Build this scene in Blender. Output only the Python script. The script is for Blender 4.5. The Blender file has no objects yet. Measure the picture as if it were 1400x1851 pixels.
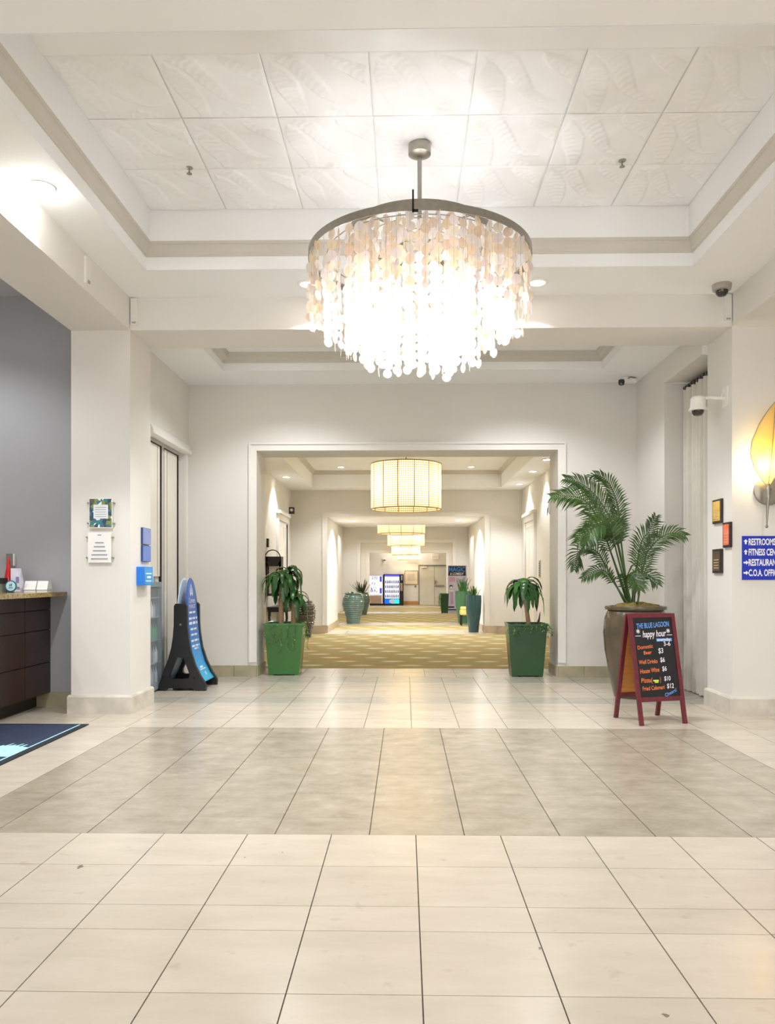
import bpy, bmesh, math, random
from mathutils import Vector, Matrix

random.seed(7)
S = bpy.context.scene
COL = S.collection
PI = math.pi
R = math.radians

# ------------------------------------------------------------------ camera
FPX, PPX, PPY, EYE = 1400.0, 705.0, 1046.0, 1.38
PHI = math.atan(27 / 1400.0)
cam_d = bpy.data.cameras.new('camera')
cam = bpy.data.objects.new('camera', cam_d)
COL.objects.link(cam)
cam.location = (0, 0, EYE)
cam.rotation_euler = (PI / 2, 0, PHI)
cam_d.sensor_fit = 'VERTICAL'
cam_d.sensor_height = 36.0
cam_d.lens = 36.0 * FPX / 1851.0
cam_d.shift_x = (700.0 - PPX) / 1851.0
cam_d.shift_y = (PPY - 925.5) / 1851.0
cam_d.clip_start = 0.05
cam_d.clip_end = 200
S.camera = cam

# ------------------------------------------------------------------ world, exposure
W = bpy.data.worlds.new('world')
S.world = W
W.use_nodes = True
bgn = W.node_tree.nodes['Background']
bgn.inputs[0].default_value = (1.0, 0.97, 0.94, 1)
bgn.inputs[1].default_value = 0.74         # even ambient fill; unseen rear of the room left open to admit it
S.view_settings.view_transform = 'Standard'
S.view_settings.look = 'None'
S.view_settings.exposure = 1.58
S.view_settings.gamma = 1.0
S.view_settings.use_curve_mapping = False
try:
    S.cycles.use_denoising = True
    S.cycles.use_adaptive_sampling = True
    S.cycles.adaptive_threshold = 0.05
    S.cycles.max_bounces = 7
    S.cycles.diffuse_bounces = 4
    S.cycles.transmission_bounces = 8
    S.cycles.transparent_max_bounces = 8
    S.cycles.sample_clamp_indirect = 6.0
    S.cycles.caustics_reflective = False
    S.cycles.caustics_refractive = False
except Exception:
    pass


def ray(px, py):
    c, s = math.cos(PHI), math.sin(PHI)
    a = px - PPX
    return (-s * FPX + c * a, c * FPX + s * a, PPY - py)


def AY(px, py, Y):
    d = ray(px, py); t = Y / d[1]
    return Vector((d[0] * t, Y, EYE + d[2] * t))


# ------------------------------------------------------------------ materials
def lin(c):
    if isinstance(c, str):
        c = [int(c[i:i + 2], 16) / 255 for i in (0, 2, 4)]
    return tuple(((v + 0.055) / 1.055) ** 2.4 if v > 0.04045 else v / 12.92 for v in c) + (1.0,)


MATS = {}


def mat(name, col, rough=0.5, metal=0.0, var=0.06, scale=6.0, bump=0.0, bscale=None, spec=0.5,
        col2=None, trans=0.0, emit=0.0, emitc=None, coat=0.0, alpha=1.0, world=False, transm=0.0, stretch=None):
    if name in MATS:
        return MATS[name]
    m = bpy.data.materials.new(name)
    m.use_nodes = True
    nt = m.node_tree
    N, L = nt.nodes, nt.links
    p = N['Principled BSDF']
    p.inputs['Roughness'].default_value = rough
    p.inputs['Metallic'].default_value = metal
    p.inputs['Specular IOR Level'].default_value = spec
    p.inputs['Coat Weight'].default_value = coat
    p.inputs['Transmission Weight'].default_value = transm
    p.inputs['Alpha'].default_value = alpha
    c = lin(col)
    if world:
        co = N.new('ShaderNodeNewGeometry').outputs['Position']
    else:
        co = N.new('ShaderNodeTexCoord').outputs['Object']
    if stretch:
        mp = N.new('ShaderNodeMapping'); mp.inputs['Scale'].default_value = stretch
        L.new(co, mp.inputs[0]); co = mp.outputs[0]
    nz = N.new('ShaderNodeTexNoise')
    nz.inputs['Scale'].default_value = scale
    nz.inputs['Detail'].default_value = 4
    L.new(co, nz.inputs['Vector'])
    rp = N.new('ShaderNodeValToRGB')
    c2 = lin(col2) if col2 else tuple(max(0, v * (1 - 2 * var)) for v in c[:3]) + (1,)
    c1 = c if col2 else tuple(min(1, v * (1 + var)) for v in c[:3]) + (1,)
    rp.color_ramp.elements[0].position = 0.3
    rp.color_ramp.elements[1].position = 0.7
    rp.color_ramp.elements[0].color = c2
    rp.color_ramp.elements[1].color = c1
    L.new(nz.outputs['Fac'], rp.inputs[0])
    L.new(rp.outputs[0], p.inputs['Base Color'])
    if bump:
        b = N.new('ShaderNodeBump')
        b.inputs['Strength'].default_value = bump
        b.inputs['Distance'].default_value = 0.01
        if bscale:
            n2 = N.new('ShaderNodeTexNoise'); n2.inputs['Scale'].default_value = bscale
            L.new(co, n2.inputs['Vector']); L.new(n2.outputs['Fac'], b.inputs['Height'])
        else:
            L.new(nz.outputs['Fac'], b.inputs['Height'])
        L.new(b.outputs[0], p.inputs['Normal'])
    if emit:
        p.inputs['Emission Color'].default_value = lin(emitc or col)
        p.inputs['Emission Strength'].default_value = emit
    if trans:
        tr = N.new('ShaderNodeBsdfTranslucent')
        L.new(rp.outputs[0], tr.inputs[0])
        mx = N.new('ShaderNodeMixShader'); mx.inputs[0].default_value = trans
        L.new(p.outputs[0], mx.inputs[1]); L.new(tr.outputs[0], mx.inputs[2])
        L.new(mx.outputs[0], N['Material Output'].inputs[0])
    MATS[name] = m
    return m


def emitter(name, col, strength):
    if name in MATS:
        return MATS[name]
    m = bpy.data.materials.new(name)
    m.use_nodes = True
    N, L = m.node_tree.nodes, m.node_tree.links
    N.remove(N['Principled BSDF'])
    e = N.new('ShaderNodeEmission')
    e.inputs[0].default_value = lin(col)
    e.inputs[1].default_value = strength
    L.new(e.outputs[0], N['Material Output'].inputs[0])
    MATS[name] = m
    return m


WALL = mat('wall_paint', 'E4E1DB', 0.6, var=0.012, scale=1.2, bump=0.03, bscale=90, world=True)
CEIL = mat('ceiling_paint', 'F6F7F7', 0.7, var=0.01, scale=1.0, world=True)
TRIM = mat('trim_paint', 'EAE7E1', 0.42, var=0.01, scale=2.0, world=True)
CROWN = mat('crown_shade_tone', 'CFCBC1', 0.5, var=0.015, scale=3.0, world=True)  # darker colour carries the shade on the downward-facing moulding
GREYW = mat('grey_wall_paint', 'A9A9AC', 0.6, var=0.015, scale=1.5, bump=0.03, bscale=90, world=True)
GREYC = mat('grey_ceiling_paint', 'C6C7CC', 0.6, var=0.01, world=True)
BASE = mat('base_tile_pale', 'D5CFC3', 0.35, var=0.1, scale=5, world=True)
BASED = mat('base_tile_olive', 'B0A78C', 0.4, var=0.08, scale=6, world=True)
BASEB = mat('base_tile_tan', 'C2AE96', 0.4, var=0.08, scale=6, world=True)
WHITE = mat('white_plastic', 'EFEDE8', 0.35, var=0.01)
GREYP = mat('grey_plastic', 'A9A59B', 0.4, var=0.02)
BLACK = mat('black_plastic', '1D1E22', 0.42, var=0.05, bump=0.05, bscale=200)
DOME = mat('smoked_dome', '2A2522', 0.08, var=0.02, coat=0.5)
NICKEL = mat('brushed_nickel', 'A39E94', 0.32, metal=0.9, var=0.05, scale=30)
DARKM = mat('dark_metal', '2B2724', 0.4, metal=0.6, var=0.05)
GLASS = mat('clear_glass', 'F4F8F8', 0.03, var=0.0, transm=1.0)
SOIL = mat('soil', '4A3B28', 0.9, var=0.3, scale=30, bump=0.5)
MOSS = mat('moss', '8A7A3A', 0.95, col2='5C4A22', scale=22, bump=0.8)


# ------------------------------------------------------------------ mesh builder
class B:
    def __init__(s):
        s.v, s.f = [], []

    def add(s, vs, fs):
        o = len(s.v)
        s.v += [tuple(p) for p in vs]
        s.f += [tuple(i + o for i in f) for f in fs]
        return s

    def box(s, x0, x1, y0, y1, z0, z1):
        vs = [(x, y, z) for x in (x0, x1) for y in (y0, y1) for z in (z0, z1)]
        return s.add(vs, [(0, 1, 3, 2), (4, 6, 7, 5), (0, 4, 5, 1), (2, 3, 7, 6), (0, 2, 6, 4), (1, 5, 7, 3)])

    def obox(s, c, ex, ey, ez):
        """oriented box: centre + half vectors"""
        c, ex, ey, ez = map(Vector, (c, ex, ey, ez))
        vs = [c + ex * a + ey * b + ez * d for a in (-1, 1) for b in (-1, 1) for d in (-1, 1)]
        return s.add(vs, [(0, 1, 3, 2), (4, 6, 7, 5), (0, 4, 5, 1), (2, 3, 7, 6), (0, 2, 6, 4), (1, 5, 7, 3)])

    def prism(s, poly, fn, t0, t1):
        """poly 2d points -> fn(a,b,t) 3d"""
        n = len(poly)
        vs = [fn(a, b, t0) for a, b in poly] + [fn(a, b, t1) for a, b in poly]
        fs = [tuple(range(n))[::-1], tuple(range(n, 2 * n))]
        fs += [(i, (i + 1) % n, n + (i + 1) % n, n + i) for i in range(n)]
        return s.add(vs, fs)

    def tube(s, pts, r, n=8, cap=True):
        pts = [Vector(p) for p in pts]
        rs = r if isinstance(r, (list, tuple)) else [r] * len(pts)
        prev = None
        vs, fs = [], []
        for i, p in enumerate(pts):
            t = (pts[min(i + 1, len(pts) - 1)] - pts[max(i - 1, 0)]).normalized()
            if prev is None:
                a = Vector((0, 0, 1)) if abs(t.z) < 0.9 else Vector((1, 0, 0))
                u = t.cross(a).normalized()
            else:
                u = (prev - t * prev.dot(t)).normalized()
            w = t.cross(u)
            prev = u
            for k in range(n):
                a = 2 * PI * k / n
                vs.append(p + (u * math.cos(a) + w * math.sin(a)) * rs[i])
        for i in range(len(pts) - 1):
            for k in range(n):
                fs.append((i * n + k, i * n + (k + 1) % n, (i + 1) * n + (k + 1) % n, (i + 1) * n + k))
        if cap:
            fs.append(tuple(range(n))[::-1])
            fs.append(tuple(range((len(pts) - 1) * n, len(pts) * n)))
        return s.add(vs, fs)

    def lathe(s, prof, n=24, c=(0, 0, 0), closed=False, ax='z'):
        vs, fs = [], []
        m = len(prof)
        for k in range(n):
            a = 2 * PI * k / n
            for r, z in prof:
                p = (r * math.cos(a), r * math.sin(a), z)
                if ax == 'y':
                    p = (p[0], p[2], p[1])
                elif ax == 'x':
                    p = (p[2], p[0], p[1])
                vs.append((c[0] + p[0], c[1] + p[1], c[2] + p[2]))
        for k in range(n):
            k2 = (k + 1) % n
            for j in range(m if closed else m - 1):
                j2 = (j + 1) % m
                fs.append((k * m + j, k2 * m + j, k2 * m + j2, k * m + j2))
        return s.add(vs, fs)

    def grid(s, fn, nu, nv):
        vs = [fn(i / nu, j / nv) for j in range(nv + 1) for i in range(nu + 1)]
        w = nu + 1
        fs = [(j * w + i, j * w + i + 1, (j + 1) * w + i + 1, (j + 1) * w + i) for j in range(nv) for i in range(nu)]
        return s.add(vs, fs)

    def loops(s, loops, close_ends=False):
        """connect closed loops of equal length"""
        n = len(loops[0])
        vs = [p for l in loops for p in l]
        fs = [(i * n + k, i * n + (k + 1) % n, (i + 1) * n + (k + 1) % n, (i + 1) * n + k)
              for i in range(len(loops) - 1) for k in range(n)]
        if close_ends:
            fs += [tuple(range(n))[::-1], tuple(range((len(loops) - 1) * n, len(loops) * n))]
        return s.add(vs, fs)

    def mesh(s, name, m=None, smooth=False, fix=True):
        me = bpy.data.meshes.new(name)
        me.from_pydata(s.v, [], s.f)
        if fix and len(s.f) < 60000:
            bm = bmesh.new(); bm.from_mesh(me)
            bmesh.ops.remove_doubles(bm, verts=bm.verts, dist=1e-6)
            bmesh.ops.recalc_face_normals(bm, faces=bm.faces)
            bm.to_mesh(me); bm.free()
        if smooth:
            me.polygons.foreach_set('use_smooth', [True] * len(me.polygons))
            try:
                me.set_sharp_from_angle(angle=R(40))
            except Exception:
                pass
        if m:
            me.materials.append(m)
        me.update()
        return me

    def build(s, name, m, parent=None, smooth=False, fix=True):
        return link(name, s.mesh(name, m, smooth, fix), parent)


def link(name, me, parent=None, loc=None):
    o = bpy.data.objects.new(name, me)
    COL.objects.link(o)
    if parent:
        o.parent = parent
    if loc is not None:
        o.location = loc
    return o


def tag(o, label=None, cat=None, group=None, kind=None):
    if label: o['label'] = label
    if cat: o['category'] = cat
    if group: o['group'] = group
    if kind: o['kind'] = kind
    return o


def thing(name, label, cat, loc=(0, 0, 0), rz=0.0, group=None):
    o = bpy.data.objects.new(name, None)
    o.empty_display_size = 0.1
    COL.objects.link(o)
    o.location = loc
    o.rotation_euler = (0, 0, rz)
    return tag(o, label, cat, group)


def struct(name, b, m, label, cat, smooth=False):
    return tag(b.build(name, m, None, smooth), label, cat, None, 'structure')


def box(*a):
    return B().box(*a)


_fontcache = {}


def text(body, parent, m, origin, right, up, width=None, height=None, name='lettering', shear=0.0, bold=0.0, align='C', depth=0.0015):
    """flat raised lettering fitted to a width / cap height; origin = anchor on the plane (left or centre, baseline)"""
    cu = bpy.data.curves.new('t', 'FONT')
    cu.body = body
    cu.size = 1.0
    cu.extrude = 0.0
    cu.shear = shear
    cu.offset = bold
    cu.resolution_u = 3
    o = bpy.data.objects.new('t', cu)
    COL.objects.link(o)
    dg = bpy.context.evaluated_depsgraph_get()
    me = bpy.data.meshes.new_from_object(o.evaluated_get(dg))
    bpy.data.objects.remove(o)
    bpy.data.curves.remove(cu)
    xs = [v.co.x for v in me.vertices]; ys = [v.co.y for v in me.vertices]
    x0, x1, y1 = min(xs), max(xs), max(ys)
    sx = (width / (x1 - x0)) if width else None
    sy = (height / y1) if height else sx
    sx = sx or sy
    rt, upv, og = Vector(right).normalized(), Vector(up).normalized(), Vector(origin)
    nr = rt.cross(upv)
    ax = x0 if align == 'L' else (x0 + x1) / 2
    for v in me.vertices:
        v.co = og + rt * ((v.co.x - ax) * sx) + upv * (v.co.y * sy) + nr * depth
    me.materials.clear()
    me.materials.append(m)
    me.name = name
    return link(name, me, parent)


# ------------------------------------------------------------------ key dimensions
ZB = 3.92          # beam underside
ZS = 4.25          # lobby soffit
ZT = 4.77          # patterned ceiling in the lobby tray
YC0, YC1 = 7.87, 8.50      # column / cross beam depth
Y1, Y1B = 10.90, 11.50     # end wall of the lobby with the first opening
Y2, Y2B = 19.60, 22.70     # second opening and its deep passage
Y3, Y3B = 33.75, 34.20
Y4, Y4B = 38.50, 38.80
YE = 40.70                 # end wall
XL, XR = -2.81, 3.29       # inner faces of the columns

# ================================================================== THE SETTING
# ---- tiled floor
TILE_L = None


def tile_mat(name, c1, c2, c3, rough, grain, sy=3.0):
    m = bpy.data.materials.new(name)
    m.use_nodes = True
    N, L = m.node_tree.nodes, m.node_tree.links
    p = N['Principled BSDF']
    g = N.new('ShaderNodeNewGeometry')
    oi = N.new('ShaderNodeObjectInfo')
    mp = N.new('ShaderNodeMapping'); mp.inputs['Scale'].default_value = (1.0, sy, 1.0)
    L.new(g.outputs['Position'], mp.inputs[0])
    n1 = N.new('ShaderNodeTexNoise'); n1.inputs['Scale'].default_value = grain; n1.inputs['Detail'].default_value = 8
    n1.inputs['Roughness'].default_value = 0.65
    L.new(mp.outputs[0], n1.inputs['Vector'])
    rp = N.new('ShaderNodeValToRGB')
    e = rp.color_ramp.elements
    e[0].position = 0.32; e[0].color = lin(c2)
    e[1].position = 0.6; e[1].color = lin(c1)
    e.new(0.8).color = lin(c3)
    L.new(n1.outputs['Fac'], rp.inputs[0])
    # each tile a touch lighter or darker
    hs = N.new('ShaderNodeHueSaturation')
    ma = N.new('ShaderNodeMath'); ma.operation = 'MULTIPLY_ADD'
    ma.inputs[1].default_value = 0.09; ma.inputs[2].default_value = 0.955
    L.new(oi.outputs['Random'], ma.inputs[0])
    L.new(ma.outputs[0], hs.inputs['Value'])
    L.new(rp.outputs[0], hs.inputs['Color'])
    # sparse dark specks of wear
    n2 = N.new('ShaderNodeTexNoise'); n2.inputs['Scale'].default_value = 9; n2.inputs['Detail'].default_value = 6
    L.new(g.outputs['Position'], n2.inputs['Vector'])
    r2 = N.new('ShaderNodeValToRGB'); r2.color_ramp.elements[0].position = 0.25; r2.color_ramp.elements[0].color = (0.86, 0.84, 0.8, 1)
    r2.color_ramp.elements[1].position = 0.36; r2.color_ramp.elements[1].color = (1, 1, 1, 1)
    L.new(n2.outputs['Fac'], r2.inputs[0])
    mm = N.new('ShaderNodeMix'); mm.data_type = 'RGBA'; mm.blend_type = 'MULTIPLY'; mm.inputs[0].default_value = 1
    L.new(hs.outputs[0], mm.inputs[6]); L.new(r2.outputs[0], mm.inputs[7])
    L.new(mm.outputs[2], p.inputs['Base Color'])
    rr = N.new('ShaderNodeMath'); rr.operation = 'MULTIPLY_ADD'; rr.inputs[1].default_value = 0.16; rr.inputs[2].default_value = rough
    L.new(n1.outputs['Fac'], rr.inputs[0])
    L.new(rr.outputs[0], p.inputs['Roughness'])
    b = N.new('ShaderNodeBump'); b.inputs['Strength'].default_value = 0.05; b.inputs['Distance'].default_value = 0.004
    L.new(n1.outputs['Fac'], b.inputs['Height']); L.new(b.outputs[0], p.inputs['Normal'])
    MATS[name] = m
    return m


T_CREAM = tile_mat('cream_limestone', 'C6BBAB', 'BEB3A2', 'CCC2B3', 0.15, 2.2)
T_GREIGE = tile_mat('greige_limestone', 'A89E8D', '968C7A', 'B8AE9E', 0.14, 5.0, 1.3)
T_STRIP = tile_mat('strip_limestone', 'B6B1A5', 'A9A397', 'C0BBAF', 0.15, 4.0)
GROUT = mat('grout', '5E5342', 0.9, var=0.15, scale=20, world=True)

floor = struct('floor', box(-7.0, 6.0, -4.0, 11.9, -0.06, -0.004), GROUT, 'cream and greige limestone tiled lobby floor', 'floor')

tiles = []     # (x0,x1,y0,y1,mat)


def cols(x0, w, lo, hi):
    k = math.ceil((lo - x0) / w - 1e-6)
    out = [lo]
    x = x0 + k * w
    while x < hi - 0.03:
        if x > lo + 0.03: out.append(x)
        x += w
    return out + [hi]


def field(xs, ys, m):
    for a, b_ in zip(xs, xs[1:]):
        for c, d in zip(ys, ys[1:]):
            tiles.append((a, b_, c, d, m))


BX0, BX1 = -2.545, 2.665
rows_near = [-4.0 + 0.4585 * k for k in range(0, 14)]
rows_near = [y for y in rows_near if y < 1.9] + [2.108, 2.567, 3.03, 3.26, 3.712, 4.17]
field(cols(0.057, 0.4535, -6.6, 5.8), rows_near, T_CREAM)
field(cols(0.318, 0.511, BX0, BX1), [4.17, 4.47, 4.96, 5.45, 5.93, 6.42, 6.92, 7.155], T_GREIGE)
side_rows = [4.17, 4.68, 5.2, 5.7, 6.2, 6.7, 7.155]
field([-6.6, -6.12, -5.6, -5.05, -4.5, -4.0, -3.5, BX0 - 0.44, BX0], side_rows, T_CREAM)
field([BX1, 3.1, 3.55, 4.0, 4.45, 4.9, 5.35, 5.8], side_rows, T_CREAM)
fx = cols(0.059, 0.4425, -6.6, 5.8)
field(fx, [7.155, 7.63, 8.11, 8.58], T_CREAM)
fx2 = [x for x in cols(0.059, 0.4425, -3.9, 3.6)]
field(fx2, [8.58, 8.99], T_STRIP)
field(fx2, [8.99, 9.43, 9.87, 10.30], T_CREAM)
field(fx2, [10.30, 10.88], T_STRIP)
field(cols(0.28, 0.4425, -2.6, 2.6), [10.88, 11.38, 11.90], T_CREAM)


def inview(t):
    x, y = (t[0] + t[1]) / 2, (t[2] + t[3]) / 2
    if y < 2.2: return -1
    px = 732 + x * 1400 / y
    if px < -60 or px > 1460: return -1
    return (t[1] - t[0]) * (t[3] - t[2]) / y ** 3


tiles.sort(key=inview, reverse=True)
GAP = 0.0028
_tm = {}
for t in tiles[:300]:
    w, d = round(t[1] - t[0], 3), round(t[3] - t[2], 3)
    key = (w, d, t[4].name)
    if key not in _tm:
        _tm[key] = box(-w / 2 + GAP, w / 2 - GAP, -d / 2 + (GAP * .25 if t[4] is T_GREIGE else GAP * .6), d / 2 - (GAP * .25 if t[4] is T_GREIGE else GAP * .6), -0.012, 0.0).mesh('floor_tile', t[4])
    link('floor_tile', _tm[key], floor, ((t[0] + t[1]) / 2, (t[2] + t[3]) / 2, 0))
for m in (T_CREAM, T_GREIGE, T_STRIP):
    b = B()
    for t in tiles[300:]:
        if t[4] is m:
            b.box(t[0] + GAP, t[1] - GAP, t[2] + GAP, t[3] - GAP, -0.012, 0.0)
    if b.v:
        tag(b.build('floor_tiles', m, floor), kind='stuff')


# ---- dark scuffs on the near tiles
SCUFF = mat('scuff', '7A6F60', 0.7, var=0.2, scale=60)
random.seed(12)
for px, py, r_ in ((145, 1567, .02), (442, 1550, .006), (510, 1541, .006), (975, 1714, .009), (1203, 1835, .012)):
    d_ = ray(px, py); t_ = -EYE / d_[2]
    n_ = 11
    vs_ = [(r_ * random.uniform(.35, 1.2) * math.cos(2 * PI * k / n_), r_ * random.uniform(.5, 1.6) * math.sin(2 * PI * k / n_), .0004) for k in range(n_)]
    link('scuff_mark', B().add(vs_, [tuple(range(n_))]).mesh('scuff_mark', SCUFF), floor, (d_[0] * t_, d_[1] * t_, 0))


# ---- carpet of the corridor
def carpet_mat():
    m = bpy.data.materials.new('patterned_carpet')
    m.use_nodes = True
    N, L = m.node_tree.nodes, m.node_tree.links
    p = N['Principled BSDF']
    p.inputs['Roughness'].default_value = 0.95
    p.inputs['Specular IOR Level'].default_value = 0.1
    g = N.new('ShaderNodeNewGeometry')
    mp = N.new('ShaderNodeMapping'); mp.inputs['Scale'].default_value = (0.5, 2.4, 1)
    L.new(g.outputs['Position'], mp.inputs[0])
    n1 = N.new('ShaderNodeTexNoise'); n1.inputs['Scale'].default_value = 2.6; n1.inputs['Detail'].default_value = 5
    L.new(mp.outputs[0], n1.inputs['Vector'])
    rp = N.new('ShaderNodeValToRGB')
    e = rp.color_ramp.elements
    e[0].position = 0.3; e[0].color = lin('80775A')
    e[1].position = 0.7; e[1].color = lin('AC9866')
    e.new(0.42).color = lin('9C8F66')
    e.new(0.5).color = lin('928A58')
    e.new(0.57).color = lin('A78458')
    e.new(0.63).color = lin('968552')
    L.new(n1.outputs['Fac'], rp.inputs[0])
    # staggered pale lens shapes
    sp = N.new('ShaderNodeSeparateXYZ'); L.new(g.outputs['Position'], sp.inputs[0])

    def mt(op, a, b_=None, c_=None):
        n = N.new('ShaderNodeMath'); n.operation = op
        for i, v in enumerate((a, b_, c_)):
            if v is None: continue
            if isinstance(v, (int, float)): n.inputs[i].default_value = v
            else: L.new(v, n.inputs[i])
        return n.outputs[0]
    v = mt('MULTIPLY', sp.outputs['Y'], 1 / 0.6)
    row = mt('FLOOR', v)
    u = mt('MULTIPLY_ADD', row, 0.37, mt('MULTIPLY', sp.outputs['X'], 1 / 0.78))
    fu = mt('SUBTRACT', mt('FRACT', u), 0.5)
    fv = mt('SUBTRACT', mt('FRACT', v), 0.5)
    du = mt('ABSOLUTE', mt('MULTIPLY', fu, 3.4))
    dv = mt('ABSOLUTE', mt('MULTIPLY', fv, 4.6))
    lens = mt('SUBTRACT', 1.0, mt('ADD', mt('MULTIPLY', du, du), mt('MULTIPLY', dv, dv)))
    r2 = N.new('ShaderNodeValToRGB')
    r2.color_ramp.elements[0].position = 0.0; r2.color_ramp.elements[0].color = (0, 0, 0, 1)
    r2.color_ramp.elements[1].position = 0.9; r2.color_ramp.elements[1].color = (1, 1, 1, 1)
    L.new(lens, r2.inputs[0])
    n3 = N.new('ShaderNodeTexNoise'); n3.inputs['Scale'].default_value = 1.7
    L.new(g.outputs['Position'], n3.inputs['Vector'])
    mu = N.new('ShaderNodeMath'); mu.operation = 'MULTIPLY'
    L.new(r2.outputs[0], mu.inputs[0]); L.new(n3.outputs['Fac'], mu.inputs[1])
    mx = N.new('ShaderNodeMix'); mx.data_type = 'RGBA'
    L.new(mu.outputs[0], mx.inputs[0]); L.new(rp.outputs[0], mx.inputs[6])
    mx.inputs[7].default_value = lin('E6DFC8')
    L.new(mx.outputs[2], p.inputs['Base Color'])
    n4 = N.new('ShaderNodeTexNoise'); n4.inputs['Scale'].default_value = 300
    L.new(g.outputs['Position'], n4.inputs['Vector'])
    b = N.new('ShaderNodeBump'); b.inputs['Strength'].default_value = 0.3; b.inputs['Distance'].default_value = 0.004
    L.new(n4.outputs['Fac'], b.inputs['Height']); L.new(b.outputs[0], p.inputs['Normal'])
    return m


CARPET = carpet_mat()
struct('floor_corridor', box(-3.2, 3.2, 11.9, YE + 0.2, -0.06, 0.002), CARPET, 'olive and gold patterned carpet along the corridor', 'carpet')
for a, c, xa, xb, w in ((19.15, 20.7, -2.0, 2.02, 'at the second opening'), (22.9, 24.2, -2.7, 2.7, 'past the deep passage'),
                        (30.6, 32.2, -2.7, 2.7, 'before the third opening'), (37.2, 38.4, -2.7, 2.7, 'before the vending machines')):
    b = B()
    n = 8
    for k in range(n):
        b.box(xa + (xb - xa) * k / n + 0.004, xa + (xb - xa) * (k + 1) / n - 0.004, a, c, 0.002, 0.006)
    struct('floor_threshold', b, T_CREAM, 'pale stone band across the carpet ' + w, 'floor band')

# ---- columns and beams
struct('column_left', box(-3.42, XL, YC0, YC1, 0, ZS), WALL, 'square off-white column beside the reception desk', 'column')
struct('column_right', box(XR, 4.0, YC0, YC1, 0, ZS), WALL, 'square off-white column carrying the blue directory sign', 'column')


def skirting(name, x0, x1, y0, y1, h, t, m, label):
    b = B()
    prof = [(t, 0), (t, h - 0.02), (t * 0.6, h), (0.0, h)]
    lp = [[(x0 - o, y0 - o, z), (x1 + o, y0 - o, z), (x1 + o, y1 + o, z), (x0 - o, y1 + o, z)] for o, z in prof]
    b.loops(lp)
    return struct(name, b, m, label, 'baseboard')


skirting('baseboard_left', -3.42, XL, YC0, YC1, 0.19, 0.03, BASE, 'pale stone base wrapped around the column beside reception')
skirting('baseboard_right', XR, 4.0, YC0, YC1, 0.19, 0.03, BASE, 'pale stone base wrapped around the column under the blue directory sign')
struct('beam_cross', box(XL, XR, YC0, YC1, ZB, ZS + 0.2), WALL, 'wide off-white beam crossing the lobby between the two columns', 'beam')
struct('beam_left', box(-3.42, XL, -4.0, YC0, ZB, ZS + 0.3), WALL, 'off-white beam running above the reception opening', 'beam')
struct('beam_right', box(XR, 4.0, -4.0, YC0, ZB, ZS + 0.3), WALL, 'off-white beam running along the lobby above the blue directory sign', 'beam')


# ---- lobby ceiling: soffit with a raised tray
def rect(x0, x1, y0, y1, o, z):
    return [(x0 + o, y0 + o, z), (x1 - o, y0 + o, z), (x1 - o, y1 - o, z), (x0 + o, y1 - o, z)]


def soffit(b, X0, X1, Ya, Yb, x0, x1, y0, y1, z, t=0.06):
    b.box(X0, x0, Ya, Yb, z, z + t)
    b.box(x1, X1, Ya, Yb, z, z + t)
    b.box(x0, x1, Ya, y0, z, z + t)
    b.box(x0, x1, y1, Yb, z, z + t)


TX0, TX1, TY0, TY1 = -2.41, 2.64, 4.04, 7.155
b = B(); soffit(b, XL, XR, -4.0, YC0, TX0, TX1, TY0, TY1, ZS)
ceiling = struct('ceiling', b, CEIL, 'white lobby ceiling with a recessed tray of leaf relief tiles', 'ceiling')
b = B().loops([rect(TX0, TX1, TY0, TY1, o, z) for o, z in ((0.003, ZS - .002), (0.003, ZS + 0.118))])
b.loops([rect(TX0, TX1, TY0, TY1, o, z) for o, z in ((0.065, ZT - 0.28), (0.065, ZT + 0.02))])
b.build('tray_fascia', CEIL, ceiling)
prof = [(0.003, 4.367), (0.014, 4.369), (0.016, 4.385), (0.03, 4.40), (0.045, 4.44), (0.05, 4.462), (0.062, 4.466), (0.065, 4.49)]
b = B().loops([rect(TX0, TX1, TY0, TY1, o, z) for o, z in prof])
tag(b.build('trim_1', CROWN), 'grey-beige crown moulding with painted-in shade around the lobby ceiling tray', 'moulding', None, 'structure')
box(TX0, TX1, TY0, TY1, ZT + 0.012, ZT + 0.05).build('tray_backing', CEIL, ceiling)
box(TX0 + .06, TX1 - .06, TY0 + .06, 7.09 - 3 * 0.704 - .004, ZT, ZT + 0.012).build('border_panel', CEIL, ceiling)
# leaf relief tile: heights from three embossed leaves
LEAVES = [
    ([(.07, .09), (.2, .2), (.30, .4), (.34, .72), (.33, .985), (.21, .985), (.19, .85), (.07, .56), (.02, .3)], (0.10, 0.99)),
    ([(.08, .07), (.2, .02), (.31, .015), (.39, .08), (.48, .27), (.62, .59), (.74, .70), (.88, .77), (.70, .79), (.5, .67), (.36, .47), (.31, .36), (.22, .2)], (0.8, 0.6)),
    ([(.61, .015), (.72, .06), (.82, .10), (.985, .20), (.985, .53), (.9, .42), (.78, .31), (.66, .2), (.6, .1)], (0.8, 0.6)),
    ([(.40, .99), (.47, .86), (.60, .82), (.76, .88), (.86, .985)], (1, 0.2)),
]


def sdist(p, poly):
    x, y = p
    ins = False
    best = 9
    n = len(poly)
    for i in range(n):
        (x0, y0), (x1, y1) = poly[i], poly[(i + 1) % n]
        if (y0 > y) != (y1 > y) and x < (x1 - x0) * (y - y0) / (y1 - y0) + x0:
            ins = not ins
        dx, dy = x1 - x0, y1 - y0
        t = max(0, min(1, ((x - x0) * dx + (y - y0) * dy) / (dx * dx + dy * dy)))
        best = min(best, math.hypot(x - x0 - t * dx, y - y0 - t * dy))
    return best if ins else -best


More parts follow.
